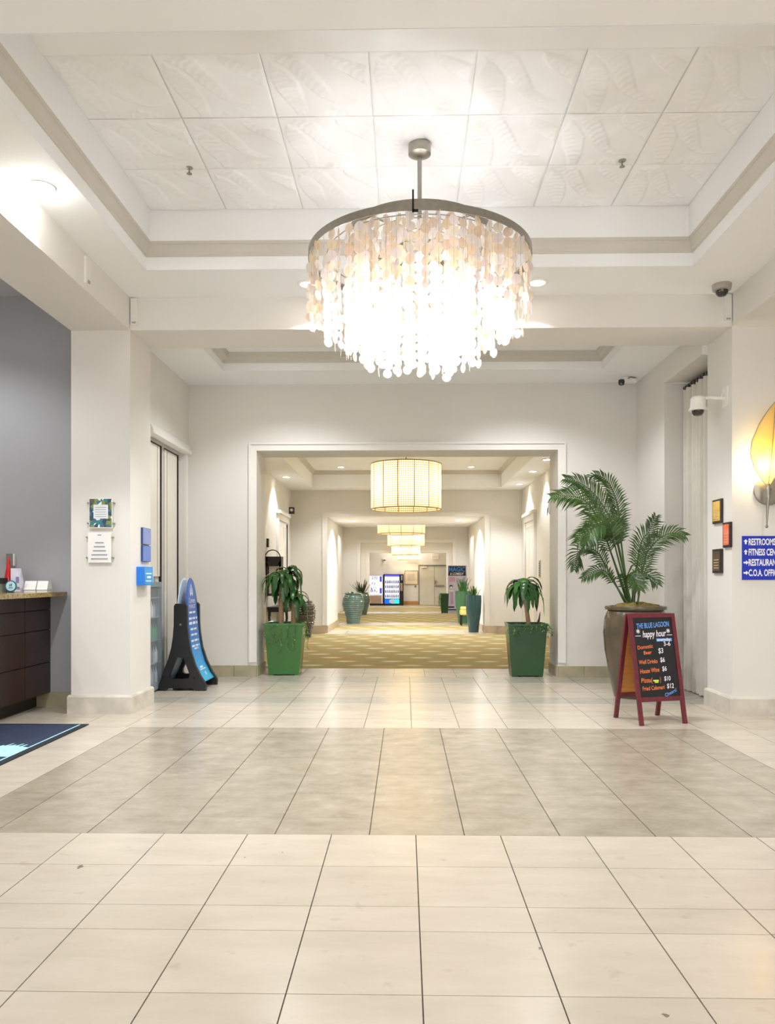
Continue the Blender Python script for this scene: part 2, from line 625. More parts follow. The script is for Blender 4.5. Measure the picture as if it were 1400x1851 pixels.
def relief(u, v):
    h = 0.0
    for poly, (ax, ay) in LEAVES:
        d = sdist((u, v), poly)
        if d > 0:
            al = math.hypot(ax, ay)
            t = (u * ax + v * ay) / al
            edge = min(1, d / 0.022)
            vein = 0.5 + 0.5 * math.sin(t * 75 + d * 30)
            hh = 0.0075 * edge + 0.0045 * vein * min(1, d / 0.03) + 0.03 * d
            h = max(h, hh)
        else:
            h = max(h, 0.002 * max(0, 1 + d / 0.03) * 0)
    bd = min(u, 1 - u, v, 1 - v)
    return h * min(1, bd / 0.012) - (0.006 if bd < 0.006 else 0)


TW = 0.704
NG = 72
hb = B().grid(lambda u, v: ((u - 0.5) * (TW - 0.004), (0.5 - v) * -(TW - 0.004), -relief(u, 1 - v if False else v)), NG, NG)
tile_me = hb.mesh('ceiling_tile', mat('plaster_tile', 'F6F7F7', 0.6, var=0.01, world=True), smooth=False, fix=False)
tile_me.polygons.foreach_set('use_smooth', [True] * len(tile_me.polygons))
tx0 = (TX0 + TX1) / 2 - 3.5 * TW
for j in range(3):
    for i in range(7):
        o = link('ceiling_tile', tile_me, ceiling, (tx0 + (i + .5) * TW, 7.09 - (j + .5) * TW, ZT))

# ---- bay between the cross beam and the end wall
ZC2 = 4.12
B2L, B2R = -3.06, 3.23
b = B(); soffit(b, B2L - 0.1, B2R + 0.1, YC1, Y1, -2.40, 2.57, 8.95, 10.17, ZC2)
c2 = struct('ceiling_bay', b, CEIL, 'white ceiling of the bay behind the cross beam', 'ceiling')
box(-2.6, 2.7, 8.85, 10.27, 4.34, 4.40).build('tray_panel', CEIL, c2)
B().loops([rect(-2.40, 2.57, 8.95, 10.17, o, z) for o, z in ((0.003, ZC2 - .002), (0.003, 4.22))]).build('tray_fascia', CEIL, c2)
B().loops([rect(-2.40, 2.57, 8.95, 10.17, o, z) for o, z in ((0.003, 4.22), (0.015, 4.222), (0.03, 4.25), (0.07, 4.28), (0.085, 4.315), (0.1, 4.34))]).build('crown', CROWN, c2)

b = B().box(B2L - 0.12, B2L, YC1, 9.25, 1.40, ZC2 + .1)             # above the cooler niche
b.box(B2L - 0.12, B2L, 9.25, 10.66, 3.12, ZC2 + .1)
b.box(B2L - 0.12, B2L, 10.66, Y1, 0, ZC2 + .1)
struct('wall_left', b, WALL, 'off-white side wall with the tall glazed doors behind the blue sandwich sign', 'wall')
b = B().box(-3.75, B2L - 0.5, YC1, 9.70, 0, 1.5)                     # niche back, cap and cheek
b.box(B2L - 0.5, B2L - 0.121, YC1, 9.70, 1.401, 1.5).box(B2L - 0.5, B2L - .121, 9.645, 9.70, 0, 1.4)
struct('wall_niche', b, WALL, 'shallow off-white niche holding the drinks cooler', 'wall')
b = B().box(B2R, B2R + 0.12, 9.72, Y1, 0, ZC2 + .1)
b.box(B2R, B2R + 0.12, YC1, 9.72, 3.82, ZC2 + .1)
b.box(B2R + 0.001, 3.75, 9.722, 9.78, 0, 3.82)                       # niche reveal
b.box(3.70, 3.78, YC1, 9.72, 0, 3.9)                                # niche back
b.box(B2R + .121, 3.70, YC1, 9.72, 3.82, 3.9)
struct('wall_right', b, WALL, 'off-white side wall with the curtained niche behind the palm', 'wall')

# ---- tall glazed double door in the left wall
dr = struct('door_1', B().box(B2L - 0.10, B2L - 0.07, 9.25, 10.66, 1.40, 3.12).box(B2L - 0.10, B2L - 0.07, 9.65, 10.66, 0, 1.40), TRIM, 'tall pale double doors behind the blue sandwich sign', 'door')
PANEL = mat('frosted_panel', 'EDE8DE', 0.25, var=0.02, scale=2)
box(B2L - 0.07, B2L - 0.05, 9.30, 9.77, 1.41, 3.05).build('door_panel', PANEL, dr)
box(B2L - 0.07, B2L - 0.05, 9.95, 10.50, 0.03, 3.05).build('door_panel', PANEL, dr)
for y, z in ((9.785, 0.02), (10.515, 0.02)):
    box(B2L - 0.07, B2L - 0.042, y, y + 0.04, z, 3.07).build('dark_stile', DARKM, dr)
for ya, yb in ((9.30, 9.785), (9.95, 10.515)):
    box(B2L - 0.055, B2L - 0.045, ya, yb, 3.055, 3.07).build('dark_head', DARKM, dr)
for y in (9.93, 10.05, 9.66):
    box(B2L - 0.05, B2L - 0.045, y, y + 0.006, 1.42 if y < 9.7 else 0.02, 3.05).build('seam', GREYP, dr)
b = B().prism([(0, 3.10), (0.07, 3.12), (0.07, 3.16), (0.05, 3.20), (0.03, 3.24), (0, 3.25)], lambda a, z, t: (B2L + a, t, z), 9.15, 10.80)
b.box(B2L, B2L + 0.03, 10.66, 10.76, 0, 3.12)
b.build('door_casing', TRIM, dr)


# ---- walls with openings
def opening_wall(name, y0, y1, X0, X1, xl, xr, zt, zc, label):
    struct(name + '_left', box(X0, xl, y0, y1, 0, zc), WALL, label + ', pier on the left', 'wall')
    struct(name + '_right', box(xr, X1, y0, y1, 0, zc), WALL, label + ', pier on the right', 'wall')
    struct(name + '_header', box(xl, xr, y0, y1, zt, zc), WALL, label + ', span above', 'wall')


def casing(name, y, xl, xr, zt, w, label, zb=0.2):
    """moulded casing round an opening, on the face towards the lobby"""
    b = B()
    for o0, o1, t in ((0.0, w * 0.78, 0.02), (w * 0.78, w, 0.038)):
        b.box(xl - o1, xl - o0, y - t, y, zb, zt + o1)
        b.box(xr + o0, xr + o1, y - t, y, zb, zt + o1)
        b.box(xl - o0, xr + o0, y - t, y, zt + o0, zt + o1)
    return struct(name, b, TRIM, label, 'casing')


O1 = (-2.094, 2.136, 3.185)
opening_wall('wall_end', Y1, Y1B, -3.4, 3.4, *O1, 4.3, 'off-white lobby end wall with the wide corridor opening')
casing('trim_2', Y1, *O1, 0.11, 'moulded off-white casing round the first corridor opening')


def base_tiles(name, label, m, segs, h, t):
    """row of tiles along walls: segs = (x0,y0,x1,y1,nx,ny) face line with outward normal"""
    root = thing(name, label, 'baseboard')
    root['kind'] = 'structure'
    for x0, y0, x1, y1, nx, ny in segs:
        Lg = math.hypot(x1 - x0, y1 - y0)
        n = max(1, round(Lg / 0.36))
        for k in range(n):
            a, c = (k + .006) / n, (k + .994) / n
            p = Vector((x0 + (x1 - x0) * (a + c) / 2, y0 + (y1 - y0) * (a + c) / 2, 0))
            e = Vector((x1 - x0, y1 - y0, 0)) * ((c - a) / 2)
            B().obox(p + Vector((nx, ny, 0)) * t / 2 + Vector((0, 0, h / 2)), e, Vector((nx, ny, 0)) * t / 2, (0, 0, h / 2)).build('base_tile', m, root)
    return root


base_tiles('baseboard_end', 'olive-beige stone base tiles along the lobby end wall', BASED,
           [(-3.05, Y1, O1[0] - 0.001, Y1, 0, -1), (O1[1] + 0.001, Y1, 3.22, Y1, 0, -1),
            (O1[0], Y1 - 0.02, O1[0], Y1B, 1, 0), (O1[1], Y1 - 0.02, O1[1], Y1B, -1, 0), (B2R, 9.75, B2R, Y1 - 0.03, -1, 0)], 0.155, 0.02)


# ---- corridor bays
def bay(n, y0, y1, xl, xr, zc, tx0, tx1, ty0, ty1, tz, what):
    b = B(); soffit(b, xl - 0.2, xr + 0.2, y0, y1, tx0, tx1, ty0, ty1, zc)
    c = struct('ceiling_' + n, b, CEIL, 'white tray ceiling of ' + what, 'ceiling')
    box(tx0 - .1, tx1 + .1, ty0 - .1, ty1 + .1, tz, tz + .05).build('tray_panel', CEIL, c)
    B().loops([rect(tx0, tx1, ty0, ty1, o, z) for o, z in ((0.003, zc - .002), (0.003, tz - 0.09))]).build('tray_fascia', CEIL, c)
    B().loops([rect(tx0, tx1, ty0, ty1, o, z) for o, z in ((0.003, tz - 0.09), (0.02, tz - 0.085), (0.05, tz - 0.04), (0.08, tz))]).build('crown', CROWN, c)
    struct('wall_left_' + n, box(xl - 0.12, xl, y0, y1, 0, zc + 0.05), WALL, 'left-hand off-white wall of ' + what, 'wall')
    struct('wall_right_' + n, box(xr, xr + 0.12, y0, y1, 0, zc + 0.05), WALL, 'right-hand off-white wall of ' + what, 'wall')


bay('first', Y1B, Y2, -2.90, 2.94, 3.62, -2.28, 2.35, 12.3, 19.0, 4.03, 'the first corridor bay')
bay('second', Y2B, Y3, -2.72, 2.74, 3.62, -2.1, 2.1, 23.5, 33.0, 4.03, 'the second corridor bay')
bay('third', Y3B, Y4, -2.72, 2.74, 3.62, -2.1, 2.1, 34.8, 38.0, 4.03, 'the third corridor bay')
bay('last', Y4B, YE, -2.72, 2.74, 3.62, -2.1, 2.1, 39.2, 40.3, 3.9, 'the vending corner')
O2 = (-1.977, 2.010, 2.952)
opening_wall('wall_second', Y2, Y2B, -3.1, 3.1, *O2, 3.9, 'thick off-white wall with the second corridor opening')
casing('trim_3', Y2, *O2, 0.12, 'moulded off-white casing round the second corridor opening')
opening_wall('wall_third', Y3, Y3B, -3.0, 3.0, -1.96, 2.06, 2.95, 3.9, 'off-white wall with the third corridor opening')
casing('trim_4', Y3, -1.96, 2.06, 2.95, 0.14, 'moulded off-white casing round the third corridor opening')
opening_wall('wall_fourth', Y4, Y4B, -3.0, 3.0, -1.78, 2.05, 2.66, 3.9, 'off-white wall with the last opening before the vending machines')
casing('trim_5', Y4, -1.78, 2.05, 2.66, 0.14, 'moulded off-white casing round the last opening')
struct('wall_back', box(-3.0, 3.0, YE, YE + 0.2, 0, 3.9), WALL, 'far off-white wall behind the vending machines', 'wall')
base_tiles('baseboard_second', 'tan stone base tiles around the second corridor opening', BASEB,
           [(-2.9, Y2, O2[0], Y2, 0, -1), (O2[1], Y2, 2.94, Y2, 0, -1), (O2[0], Y2, O2[0], Y2B, 1, 0), (O2[1], Y2, O2[1], Y2B, -1, 0),
            (2.94, 15.2, 2.94, Y2 - 0.03, -1, 0), (-2.9, 15.2, -2.9, Y2 - 0.03, 1, 0)], 0.19, 0.02)
TANB = mat('tan_wood_base', 'B98A55', 0.5, var=0.08)
struct('baseboard_back', box(-2.7, 0.7, YE - 0.02, YE, 0, 0.2), TANB, 'tan wooden baseboard below the framed drawing on the far wall', 'baseboard')

# ---- reception side on the left and the hall on the right (mostly out of frame)
YG = 8.29
struct('wall_reception', box(-7.0, -3.42, YG, YG + 0.15, 0, 4.6), GREYW, 'mid grey wall behind the reception counter', 'wall')
struct('ceiling_reception', box(-7.0, -3.42, -4.0, YG, 4.43, 4.5), GREYC, 'pale grey ceiling above the reception', 'ceiling')
struct('wall_reception_side', box(-7.15, -7.0, -4.0, YG + .15, 0, 4.6), GREYW, 'grey side wall of the reception', 'wall')
struct('baseboard_reception', box(-3.97, -3.46, YG - 0.02, YG, 0, 0.16), BASED, 'greenish beige base at the foot of the grey reception wall', 'baseboard')
struct('wall_hall', box(6.0, 6.15, -4.0, YG, 0, 4.6), WALL, 'off-white wall of the side hall beyond the directory column', 'wall')
struct('ceiling_hall', box(4.0, 6.0, -4.0, YG, ZS, ZS + 0.06), CEIL, 'white ceiling of the side hall', 'ceiling')
struct('wall_hall_end', box(4.0, 6.0, YC1 - .3, YC1, 0, ZS), WALL, 'off-white end wall of the side hall', 'wall')

# ================================================================== LAMPS
def downlight(x, y, z, power, label, group='recessed downlights', r=0.075, col=(0.96, 0.98, 1.0), angle=110, blend=0.6, tilt=None):
    t = thing('recessed_downlight', label, 'downlight', (x, y, z), 0, group)
    B().lathe([(r, -0.001), (r + 0.025, -0.001), (r + 0.025, -0.008), (r, -0.012), (r * 0.92, -0.002)], 20).build('trim_ring', WHITE, t, True)
    B().lathe([(0.0, -0.004), (r * 0.92, -0.004)], 20).build('lens', emitter('downlight_lens', 'FFF4E2', 9.0), t)
    ld = bpy.data.lights.new('downlight_beam', 'SPOT')
    ld.energy = power
    ld.color = col
    ld.spot_size = R(angle)
    ld.spot_blend = blend
    ld.shadow_soft_size = 0.05
    lo = bpy.data.objects.new('downlight_beam', ld)
    COL.objects.link(lo)
    lo.parent = t
    lo.location = (0, 0, -0.03)
    if tilt:
        lo.rotation_euler = tilt
    return t


downlight(1.28, 7.52, ZS, 90, 'recessed downlight in the lobby soffit beside the shell chandelier')
downlight(-0.95, 7.52, ZS, 90, 'recessed downlight in the lobby soffit half hidden behind the shell chandelier')
wwash = downlight(-2.66, 5.62, ZS, 62, 'bright recessed wall washer against the beam over reception', r=0.07, angle=105, blend=0.25)
B().lathe([(0, -.075), (.02, -.07), (.03, -.05), (.03, -.02), (.02, -.005)], 12).build('bulb', emitter('washer_bulb', 'FFFDFA', 48.0), wwash, True)
[c_ for c_ in wwash.children if c_.type == 'LIGHT'][0].location.z = -0.1
downlight(2.9, 3.6, ZS, 110, 'unseen added downlight in the near soffit by the right beam', angle=150)  # added out of view to brighten the right column and beam
downlight(-2.60, 2.6, ZS, 50, 'unseen added downlight in the near soffit by the left beam')  # extra lamp added out of view for general lobby light
for x, w in ((-1.6, 'left'), (0.0, 'middle'), (1.6, 'right')):
    downlight(x, 2.2, ZS, 8, 'unseen added downlight in the soffit overhead, %s of three' % w, 'added soffit downlights overhead', angle=140)  # row added out of view as overhead fill
for x, w in ((-1.5, 'left'), (1.6, 'right')):
    downlight(x, 9.55, 4.34, 54, 'recessed downlight hidden in the bay tray behind the cross beam, %s of two' % w, 'bay tray downlights', angle=130)
for x, n in ((-1.52, 'left'), (1.56, 'right')):
    downlight(x, 18.35, 4.03, 66, 'recessed downlight in the corridor tray, %s of the woven drum pendant' % n)
for x, y, n in ((2.66, 14.6, 'nearest the lobby'), (2.66, 16.2, 'in the middle of the row'), (2.70, 18.4, 'nearest the far wall')):
    downlight(x, y, 3.62, 38, 'recessed downlight along the right corridor soffit, ' + n, 'right soffit downlights')
for x, y, n in ((-2.62, 14.0, 'nearest the lobby'), (-2.62, 17.0, 'nearest the far wall')):
    downlight(x, y, 3.62, 40, 'added downlight along the left corridor soffit, ' + n, 'added left soffit downlights')  # pair added to light the left side of the corridor
for x, n in ((-1.45, 'left'), (1.45, 'right')):
    downlight(x, 21.0, 2.952, 140, 'recessed downlight in the deep passage soffit, %s side' % n, angle=140)
for y, n in ((26.5, 'second'), (31.8, 'third'), (36.5, 'last')):
    for x, w in ((-1.6, 'left'), (1.6, 'right')):
        downlight(x, y, 4.03, 75, 'recessed downlight in the far corridor tray, %s row, %s' % (n, w), angle=130)
downlight(0.0, 39.9, 3.9, 45, 'recessed downlight above the vending machines', angle=140)
for x, y, w in ((-4.7, 7.0, 'by the grey wall'), (-5.8, 5.0, 'deepest in'), (-4.7, 3.0, 'nearest the entrance')):
    downlight(x, y, 4.43, 46, 'cool recessed downlight in the reception ceiling, ' + w, 'reception downlights', col=(0.9, 0.95, 1.0), angle=130)


# ---- capiz shell chandelier
def capiz_mat():
    m = bpy.data.materials.new('capiz_shell')
    m.use_nodes = True
    N, L = m.node_tree.nodes, m.node_tree.links
    p = N['Principled BSDF']
    p.inputs['Roughness'].default_value = 0.3
    oi = N.new('ShaderNodeObjectInfo'); g = N.new('ShaderNodeNewGeometry')
    ad = N.new('ShaderNodeMath'); ad.operation = 'ADD'
    L.new(oi.outputs['Random'], ad.inputs[0]); L.new(g.outputs['Random Per Island'], ad.inputs[1])
    fr = N.new('ShaderNodeMath'); fr.operation = 'FRACT'; L.new(ad.outputs[0], fr.inputs[0])
    rp = N.new('ShaderNodeValToRGB')
    e = rp.color_ramp.elements
    e[0].position = 0.0; e[0].color = lin('EBD7B4')
    e[1].position = 1.0; e[1].color = lin('EEE8E0')
    e.new(0.3).color = lin('EDE0CC')
    e.new(0.5).color = lin('DFC6AC')
    e.new(0.7).color = lin('E2D6D4')
    L.new(fr.outputs[0], rp.inputs[0])
    nz = N.new('ShaderNodeTexNoise'); nz.inputs['Scale'].default_value = 25
    L.new(g.outputs['Position'], nz.inputs['Vector'])
    mm = N.new('ShaderNodeMix'); mm.data_type = 'RGBA'; mm.blend_type = 'MULTIPLY'; mm.inputs[0].default_value = 0.25
    L.new(rp.outputs[0], mm.inputs[6]); L.new(nz.outputs['Fac'], mm.inputs[7])
    L.new(mm.outputs[2], p.inputs['Base Color'])
    tr = N.new('ShaderNodeBsdfTranslucent'); L.new(mm.outputs[2], tr.inputs[0])
    tp = N.new('ShaderNodeBsdfTransparent')
    m1 = N.new('ShaderNodeMixShader'); m1.inputs[0].default_value = 0.36
    L.new(p.outputs[0], m1.inputs[1]); L.new(tr.outputs[0], m1.inputs[2])
    m2 = N.new('ShaderNodeMixShader'); m2.inputs[0].default_value = 0.06
    L.new(m1.outputs[0], m2.inputs[1]); L.new(tp.outputs[0], m2.inputs[2])
    L.new(m2.outputs[0], N['Material Output'].inputs[0])
    return m


CAPIZ = capiz_mat()
CHX, CHY = 0.112, 6.04
ch = thing('shell_chandelier', 'large round chandelier of hanging capiz shell discs on a nickel ring', 'chandelier', (CHX, CHY, 2.95))
dz = -2.95
B().lathe([(0.0, ZT + dz), (0.075, ZT + dz), (0.088, ZT - 0.012 + dz), (0.088, ZT - 0.085 + dz), (0.06, ZT - 0.1 + dz), (0.03, ZT - 0.105 + dz), (0.0, ZT - 0.105 + dz)], 24).build('canopy', NICKEL, ch, True)
B().tube([(0, 0, ZT - 0.1 + dz), (0, 0, 4.03 + dz)], 0.017, 12).build('rod', NICKEL, ch, True)
RZ, RR = 3.87 + dz, 0.858
B().lathe([(RR, RZ - 0.028), (RR + 0.006, RZ - 0.028), (RR + 0.006, RZ + 0.028), (RR, RZ + 0.028), (RR - 0.004, RZ)], 72, closed=True).build('ring', NICKEL, ch, True)
IZ, IR = 4.04 + dz, 0.55
B().lathe([(IR, IZ - 0.03), (IR + 0.006, IZ - 0.03), (IR + 0.006, IZ + 0.03), (IR, IZ + 0.03)], 60, closed=True).build('inner_ring', NICKEL, ch, True)
for k in range(4):
    a = PI / 4 + k * PI / 2
    c_, s_ = math.cos(a), math.sin(a)
    B().tube([(0, 0, IZ + 0.015), (IR * c_, IR * s_, IZ), (RR * c_, RR * s_, RZ)], 0.009, 6).build('spider_arm', NICKEL, ch, True)
B().obox((-0.06, -RR - 0.012, RZ + 0.03), (0.006, 0, 0), (0, 0.006, 0), (0, 0, 0.075)).obox((-0.045, -RR - 0.012, RZ - 0.035), (0.02, 0, 0), (0, 0.006, 0), (0, 0, 0.008)).build('clip', DARKM, ch)
hoops = B()
tiers = [(0.846, 3.86, 3.36, 0.092), (0.72, 3.88, 3.24, 0.096), (0.56, 4.00, 3.13, 0.095), (0.41, 4.00, 3.05, 0.10), (0.24, 4.00, 2.99, 0.11)]
DR = 0.0365
disc = B()
nseg = 14
disc.add([(DR * math.cos(2 * PI * k / nseg), 0.0, DR * math.sin(2 * PI * k / nseg)) for k in range(nseg)], [tuple(range(nseg))])
disc_me = disc.mesh('shell_disc', CAPIZ, fix=False)
shells = []
wires = B()
for ti, (r, zt, zb, sp) in enumerate(tiers):
    hoops.lathe([(r - 0.003, zt + dz), (r + 0.003, zt + dz), (r + 0.003, zt + 0.006 + dz), (r - 0.003, zt + 0.006 + dz)], 36, closed=True)
    n = max(6, int(2 * PI * r / sp))
    for k in range(n):
        a = 2 * PI * (k + random.uniform(-.12, .12)) / n
        x, y = r * math.cos(a), r * math.sin(a)
        zend = zb + random.uniform(-0.035, 0.05)
        z = zt - 0.035 - random.uniform(0, 0.03)
        wires.tube([(x, y, zt + dz), (x, y, zend + dz)], 0.0011, 3, False)
        face = a - PI / 2 + (random.gauss(0, 0.55) if random.random() < 0.75 else random.uniform(-PI, PI))
        while z > zend:
            if not (ti == 0 and random.random() < 0.06):
                yw = face + random.gauss(0, 0.35)
                M = Matrix.Translation((x, y, z + dz)) @ Matrix.Rotation(yw, 4, 'Z') @ Matrix.Rotation(random.gauss(0, 0.05), 4, 'X')
                front = -y * 2.2 + (0.6 if ti == 0 else 0.0) - 0.15 * ti + (0.5 if z < zend + 0.15 else 0)
                shells.append((front, M))
            z -= 0.074
hoops.build('hanging_hoops', NICKEL, ch, True)
tag(wires.build('strand_wires', NICKEL, ch, fix=False), kind='stuff')
shells.sort(key=lambda s: -s[0])
for fr_, M in shells[:300]:
    o = link('shell_disc', disc_me, ch)
    o.matrix_local = M
b = B()
for fr_, M in shells[300:]:
    b.add([M @ Vector(v) for v in disc.v], disc.f)
tag(b.build('shell_strands', CAPIZ, ch, fix=False), kind='stuff')
BULB = emitter('warm_bulb', 'F3F8FF', 56.0)
for k in range(14):
    a = 2 * PI * k / 14
    r = 0.645 if k % 2 else 0.36
    B().lathe([(0.0, -0.045), (0.028, -0.03), (0.036, 0.0), (0.028, 0.03), (0.012, 0.06), (0, 0.065)], 10, (r * math.cos(a), r * math.sin(a), (3.37 if k % 2 else 3.23) + dz)).build('bulb', BULB, ch, True)


# ---- woven drum pendants
def shade_mat():
    m = bpy.data.materials.new('woven_shade')
    m.use_nodes = True
    N, L = m.node_tree.nodes, m.node_tree.links
    p = N['Principled BSDF']
    p.inputs['Roughness'].default_value = 0.8
    uv = N.new('ShaderNodeTexCoord')
    sp = N.new('ShaderNodeSeparateXYZ'); L.new(uv.outputs['Object'], sp.inputs[0])
    at = N.new('ShaderNodeMath'); at.operation = 'ARCTAN2'
    L.new(sp.outputs['Y'], at.inputs[0]); L.new(sp.outputs['X'], at.inputs[1])

    def m2(op, a, b_):
        n = N.new('ShaderNodeMath'); n.operation = op
        for i, v in enumerate((a, b_)):
            if isinstance(v, (int, float)): n.inputs[i].default_value = v
            elif v is not None: L.new(v, n.inputs[i])
        return n.outputs[0]
    u = m2('MULTIPLY', at.outputs[0], 0.7 * 2 * PI / 0.085)
    v = m2('MULTIPLY', sp.outputs['Z'], 2 * PI / 0.085)
    pat = m2('MULTIPLY', m2('COSINE', u, None), m2('COSINE', v, None))
    rp = N.new('ShaderNodeValToRGB')
    e = rp.color_ramp.elements
    e[0].position = 0.15; e[0].color = lin('9A7430')
    e[1].position = 0.55; e[1].color = lin('F7E9C6')
    e.new(0.35).color = lin('E2C27C')
    ab = m2('ABSOLUTE', pat, None)
    sub = m2('SUBTRACT', 1.0, ab)
    L.new(sub, rp.inputs[0])
    L.new(rp.outputs[0], p.inputs['Base Color'])
    tr = N.new('ShaderNodeBsdfTranslucent'); L.new(rp.outputs[0], tr.inputs[0])
    mx = N.new('ShaderNodeMixShader'); mx.inputs[0].default_value = 0.7
    L.new(p.outputs[0], mx.inputs[1]); L.new(tr.outputs[0], mx.inputs[2])
    L.new(mx.outputs[0], N['Material Output'].inputs[0])
    return m


SHADE = shade_mat()
BRASS = mat('aged_brass', '8C7238', 0.4, metal=0.5, var=0.05)
BULB2 = emitter('warm_pendant_bulb', 'FFF1DA', 80.0)


def drum(px0, px1, pyt, pyb, Y, ztop_ceiling, label, npan=12):
    cx = (px0 + px1) / 2
    c = AY(cx, pyb, Y)
    r = (px1 - px0) / 2 * Y / 1400.0
    h = (pyb - pyt) * Y / 1400.0
    t = thing('drum_pendant', label, 'pendant lamp', (c.x, Y, c.z), 0, 'woven drum pendants along the corridor')
    for k in range(npan):
        b = B()
        a0, a1 = 2 * PI * (k + 0.012) / npan, 2 * PI * (k + 0.988) / npan
        b.grid(lambda u, v: (r * math.cos(a0 + (a1 - a0) * u), r * math.sin(a0 + (a1 - a0) * u), h * v), 6, 4)
        b.build('shade_panel', SHADE, t, True)
        a = 2 * PI * k / npan
        B().tube([((r - 0.004) * math.cos(a), (r - 0.004) * math.sin(a), 0), ((r - 0.004) * math.cos(a), (r - 0.004) * math.sin(a), h)], 0.009, 5).build('seam', BRASS, t)
    for z in (0.0, h):
        B().lathe([(r - 0.008, z - 0.008), (r + 0.008, z - 0.008), (r + 0.008, z + 0.008), (r - 0.008, z + 0.008)], 48, closed=True).build('rim', BRASS, t, True)
    B().tube([(0, 0, h * 0.55), (0, 0, ztop_ceiling - c.z)], 0.015, 8).build('rod', NICKEL, t, True)
    b = B()
    for k in range(3):
        a = k * PI / 3
        b.tube([(r * math.cos(a), r * math.sin(a), h), (-r * math.cos(a), -r * math.sin(a), h)], 0.006, 5)
    b.build('spider_arm', NICKEL, t)
    for k in range(4):
        a = PI / 4 + k * PI / 2
        B().lathe([(0.0, -0.05), (0.03, -0.03), (0.042, 0.0), (0.03, 0.035), (0.0, 0.06)], 10,
                  (r * .45 * math.cos(a), r * .45 * math.sin(a), h * 0.5)).build('bulb', BULB2, t, True)
    return t


drum(670, 797, 840, 921, 15.55, 4.03, 'largest and nearest woven gold drum pendant in the corridor', 14)
drum(682, 768, 906, 965, 24.6, 4.03, 'second woven drum pendant, hanging just past the deep passage')
drum(700, 767, 951, 987, 30.6, 4.03, 'third woven drum pendant along the corridor', 10)
drum(707, 759, 975, 1003, 36.2, 4.03, 'fourth woven drum pendant along the corridor', 10)
drum(718, 760, 990, 1012, 39.75, 3.9, 'smallest and farthest woven drum pendant', 8)

# ---- leaf wall sconce on the right column
sc = thing('leaf_sconce', 'wall sconce with an amber glass leaf and round nickel backplate', 'wall lamp', (3.655, YC0, 2.27))
B().lathe([(0.0, -0.03), (0.13, -0.028), (0.15, -0.02), (0.152, 0.0), (0.0, 0.0)], 36, ax='y').build('backplate', NICKEL, sc, True)
B().tube([(0, -0.03, 0.0), (-.03, -0.1, 0.0), (-.066, -0.135, 0.0)], 0.014, 8).build('arm', NICKEL, sc, True)
B().tube([(-0.066, -0.14, 0.05), (-0.068, -0.14, -0.09), (-0.07, -0.14, -0.1), (-0.072, -0.14, -0.12), (-0.082, -0.14, -0.36)], [0.013, 0.022, 0.02, 0.016, 0.007], 10).build('stem', NICKEL, sc, True)
B().lathe([(0, -0.016), (0.012, -0.01), (0.016, 0), (0.012, 0.01), (0, 0.016)], 10, (-0.083, -0.14, -0.375)).build('finial', NICKEL, sc, True)
AMBER = mat('amber_glass', 'F4E4B4', 0.15, var=0.05, trans=0.6, coat=0.3, col2='EDD28A', scale=3, alpha=0.82)


def leafpt(u, v):
    # v 0 base .. 1 tip, u 0..1 across
    wv = [(0, .02), (.08, .06), (.2, .125), (.38, .17), (.55, .165), (.75, .115), (.9, .055), (1.0, .002)]
    for (a, wa), (b_, wb) in zip(wv, wv[1:]):
        if v <= b_ + 1e-9:
            w = wa + (wb - wa) * (v - a) / (b_ - a); break
    x = (u - .5) * 2
    z = 0.03 + 0.83 * v
    return (-0.07 + 0.07 * v * v + x * w, -0.15 - 0.05 * math.sin(PI * v) + 0.09 * (x * x) * w / .17 - 0.0, z)


lf = B().grid(leafpt, 14, 26).build('glass_leaf', AMBER, sc, True)
sm = lf.modifiers.new('s', 'SOLIDIFY'); sm.thickness = 0.005
pts = [leafpt(0, v / 26) for v in range(27)] + [leafpt(1, v / 26) for v in range(26, -1, -1)]
B().tube(pts, 0.0045, 5).tube([leafpt(.5, v / 20) for v in range(21)], 0.0035, 5).build('leaf_rim', NICKEL, sc, True)
B().lathe([(0.0, -0.05), (0.03, -0.03), (0.04, 0.0), (0.03, 0.035), (0.0, 0.055)], 12, (-0.085, -0.10, 0.235)).build('bulb', emitter('sconce_bulb', 'FFF0CC', 50.0), sc, True)

# ================================================================== THINGS IN THE LOBBY
# ---- reception counter
ESP = mat('espresso_laminate', '33221E', 0.32, var=0.12, scale=8, stretch=(1, 1, 6), spec=0.5)
ESPD = mat('espresso_dark', '1E1412', 0.5, var=0.1)
GRANITE = mat('granite', 'B49C62', 0.15, col2='6E5E3C', scale=45)
rc = thing('reception_counter', 'dark espresso reception counter with a granite top', 'counter', (-3.83, 6.2, 0))
DL = YG - 0.005 - 6.2
box(-0.75, -0.012, 0, DL, 0.15, 1.193).build('body', ESPD, rc)
box(-0.70, -0.14, 0.05, DL - 0.01, 0, 0.15).build('toe_kick', ESPD, rc)
zs = [0.153, 0.485, 0.835, 1.048, 1.192]
ys = [0, 0.51, 1.01, 1.52, DL]
for a, c in zip(zs, zs[1:]):
    for d, e in zip(ys, ys[1:]):
        box(-0.012, 0.006, d + 0.005, e - 0.003, a + 0.005, c - 0.005).build('panel', ESP, rc)
b = B().prism([(0.19, 0.0), (0.195, 1.8), (0.19, DL - 0.012), (-0.95, DL - 0.012), (-0.95, 0)], lambda a, c, t: (a, c, t), 1.193, 1.238)
b.build('countertop', GRANITE, rc)

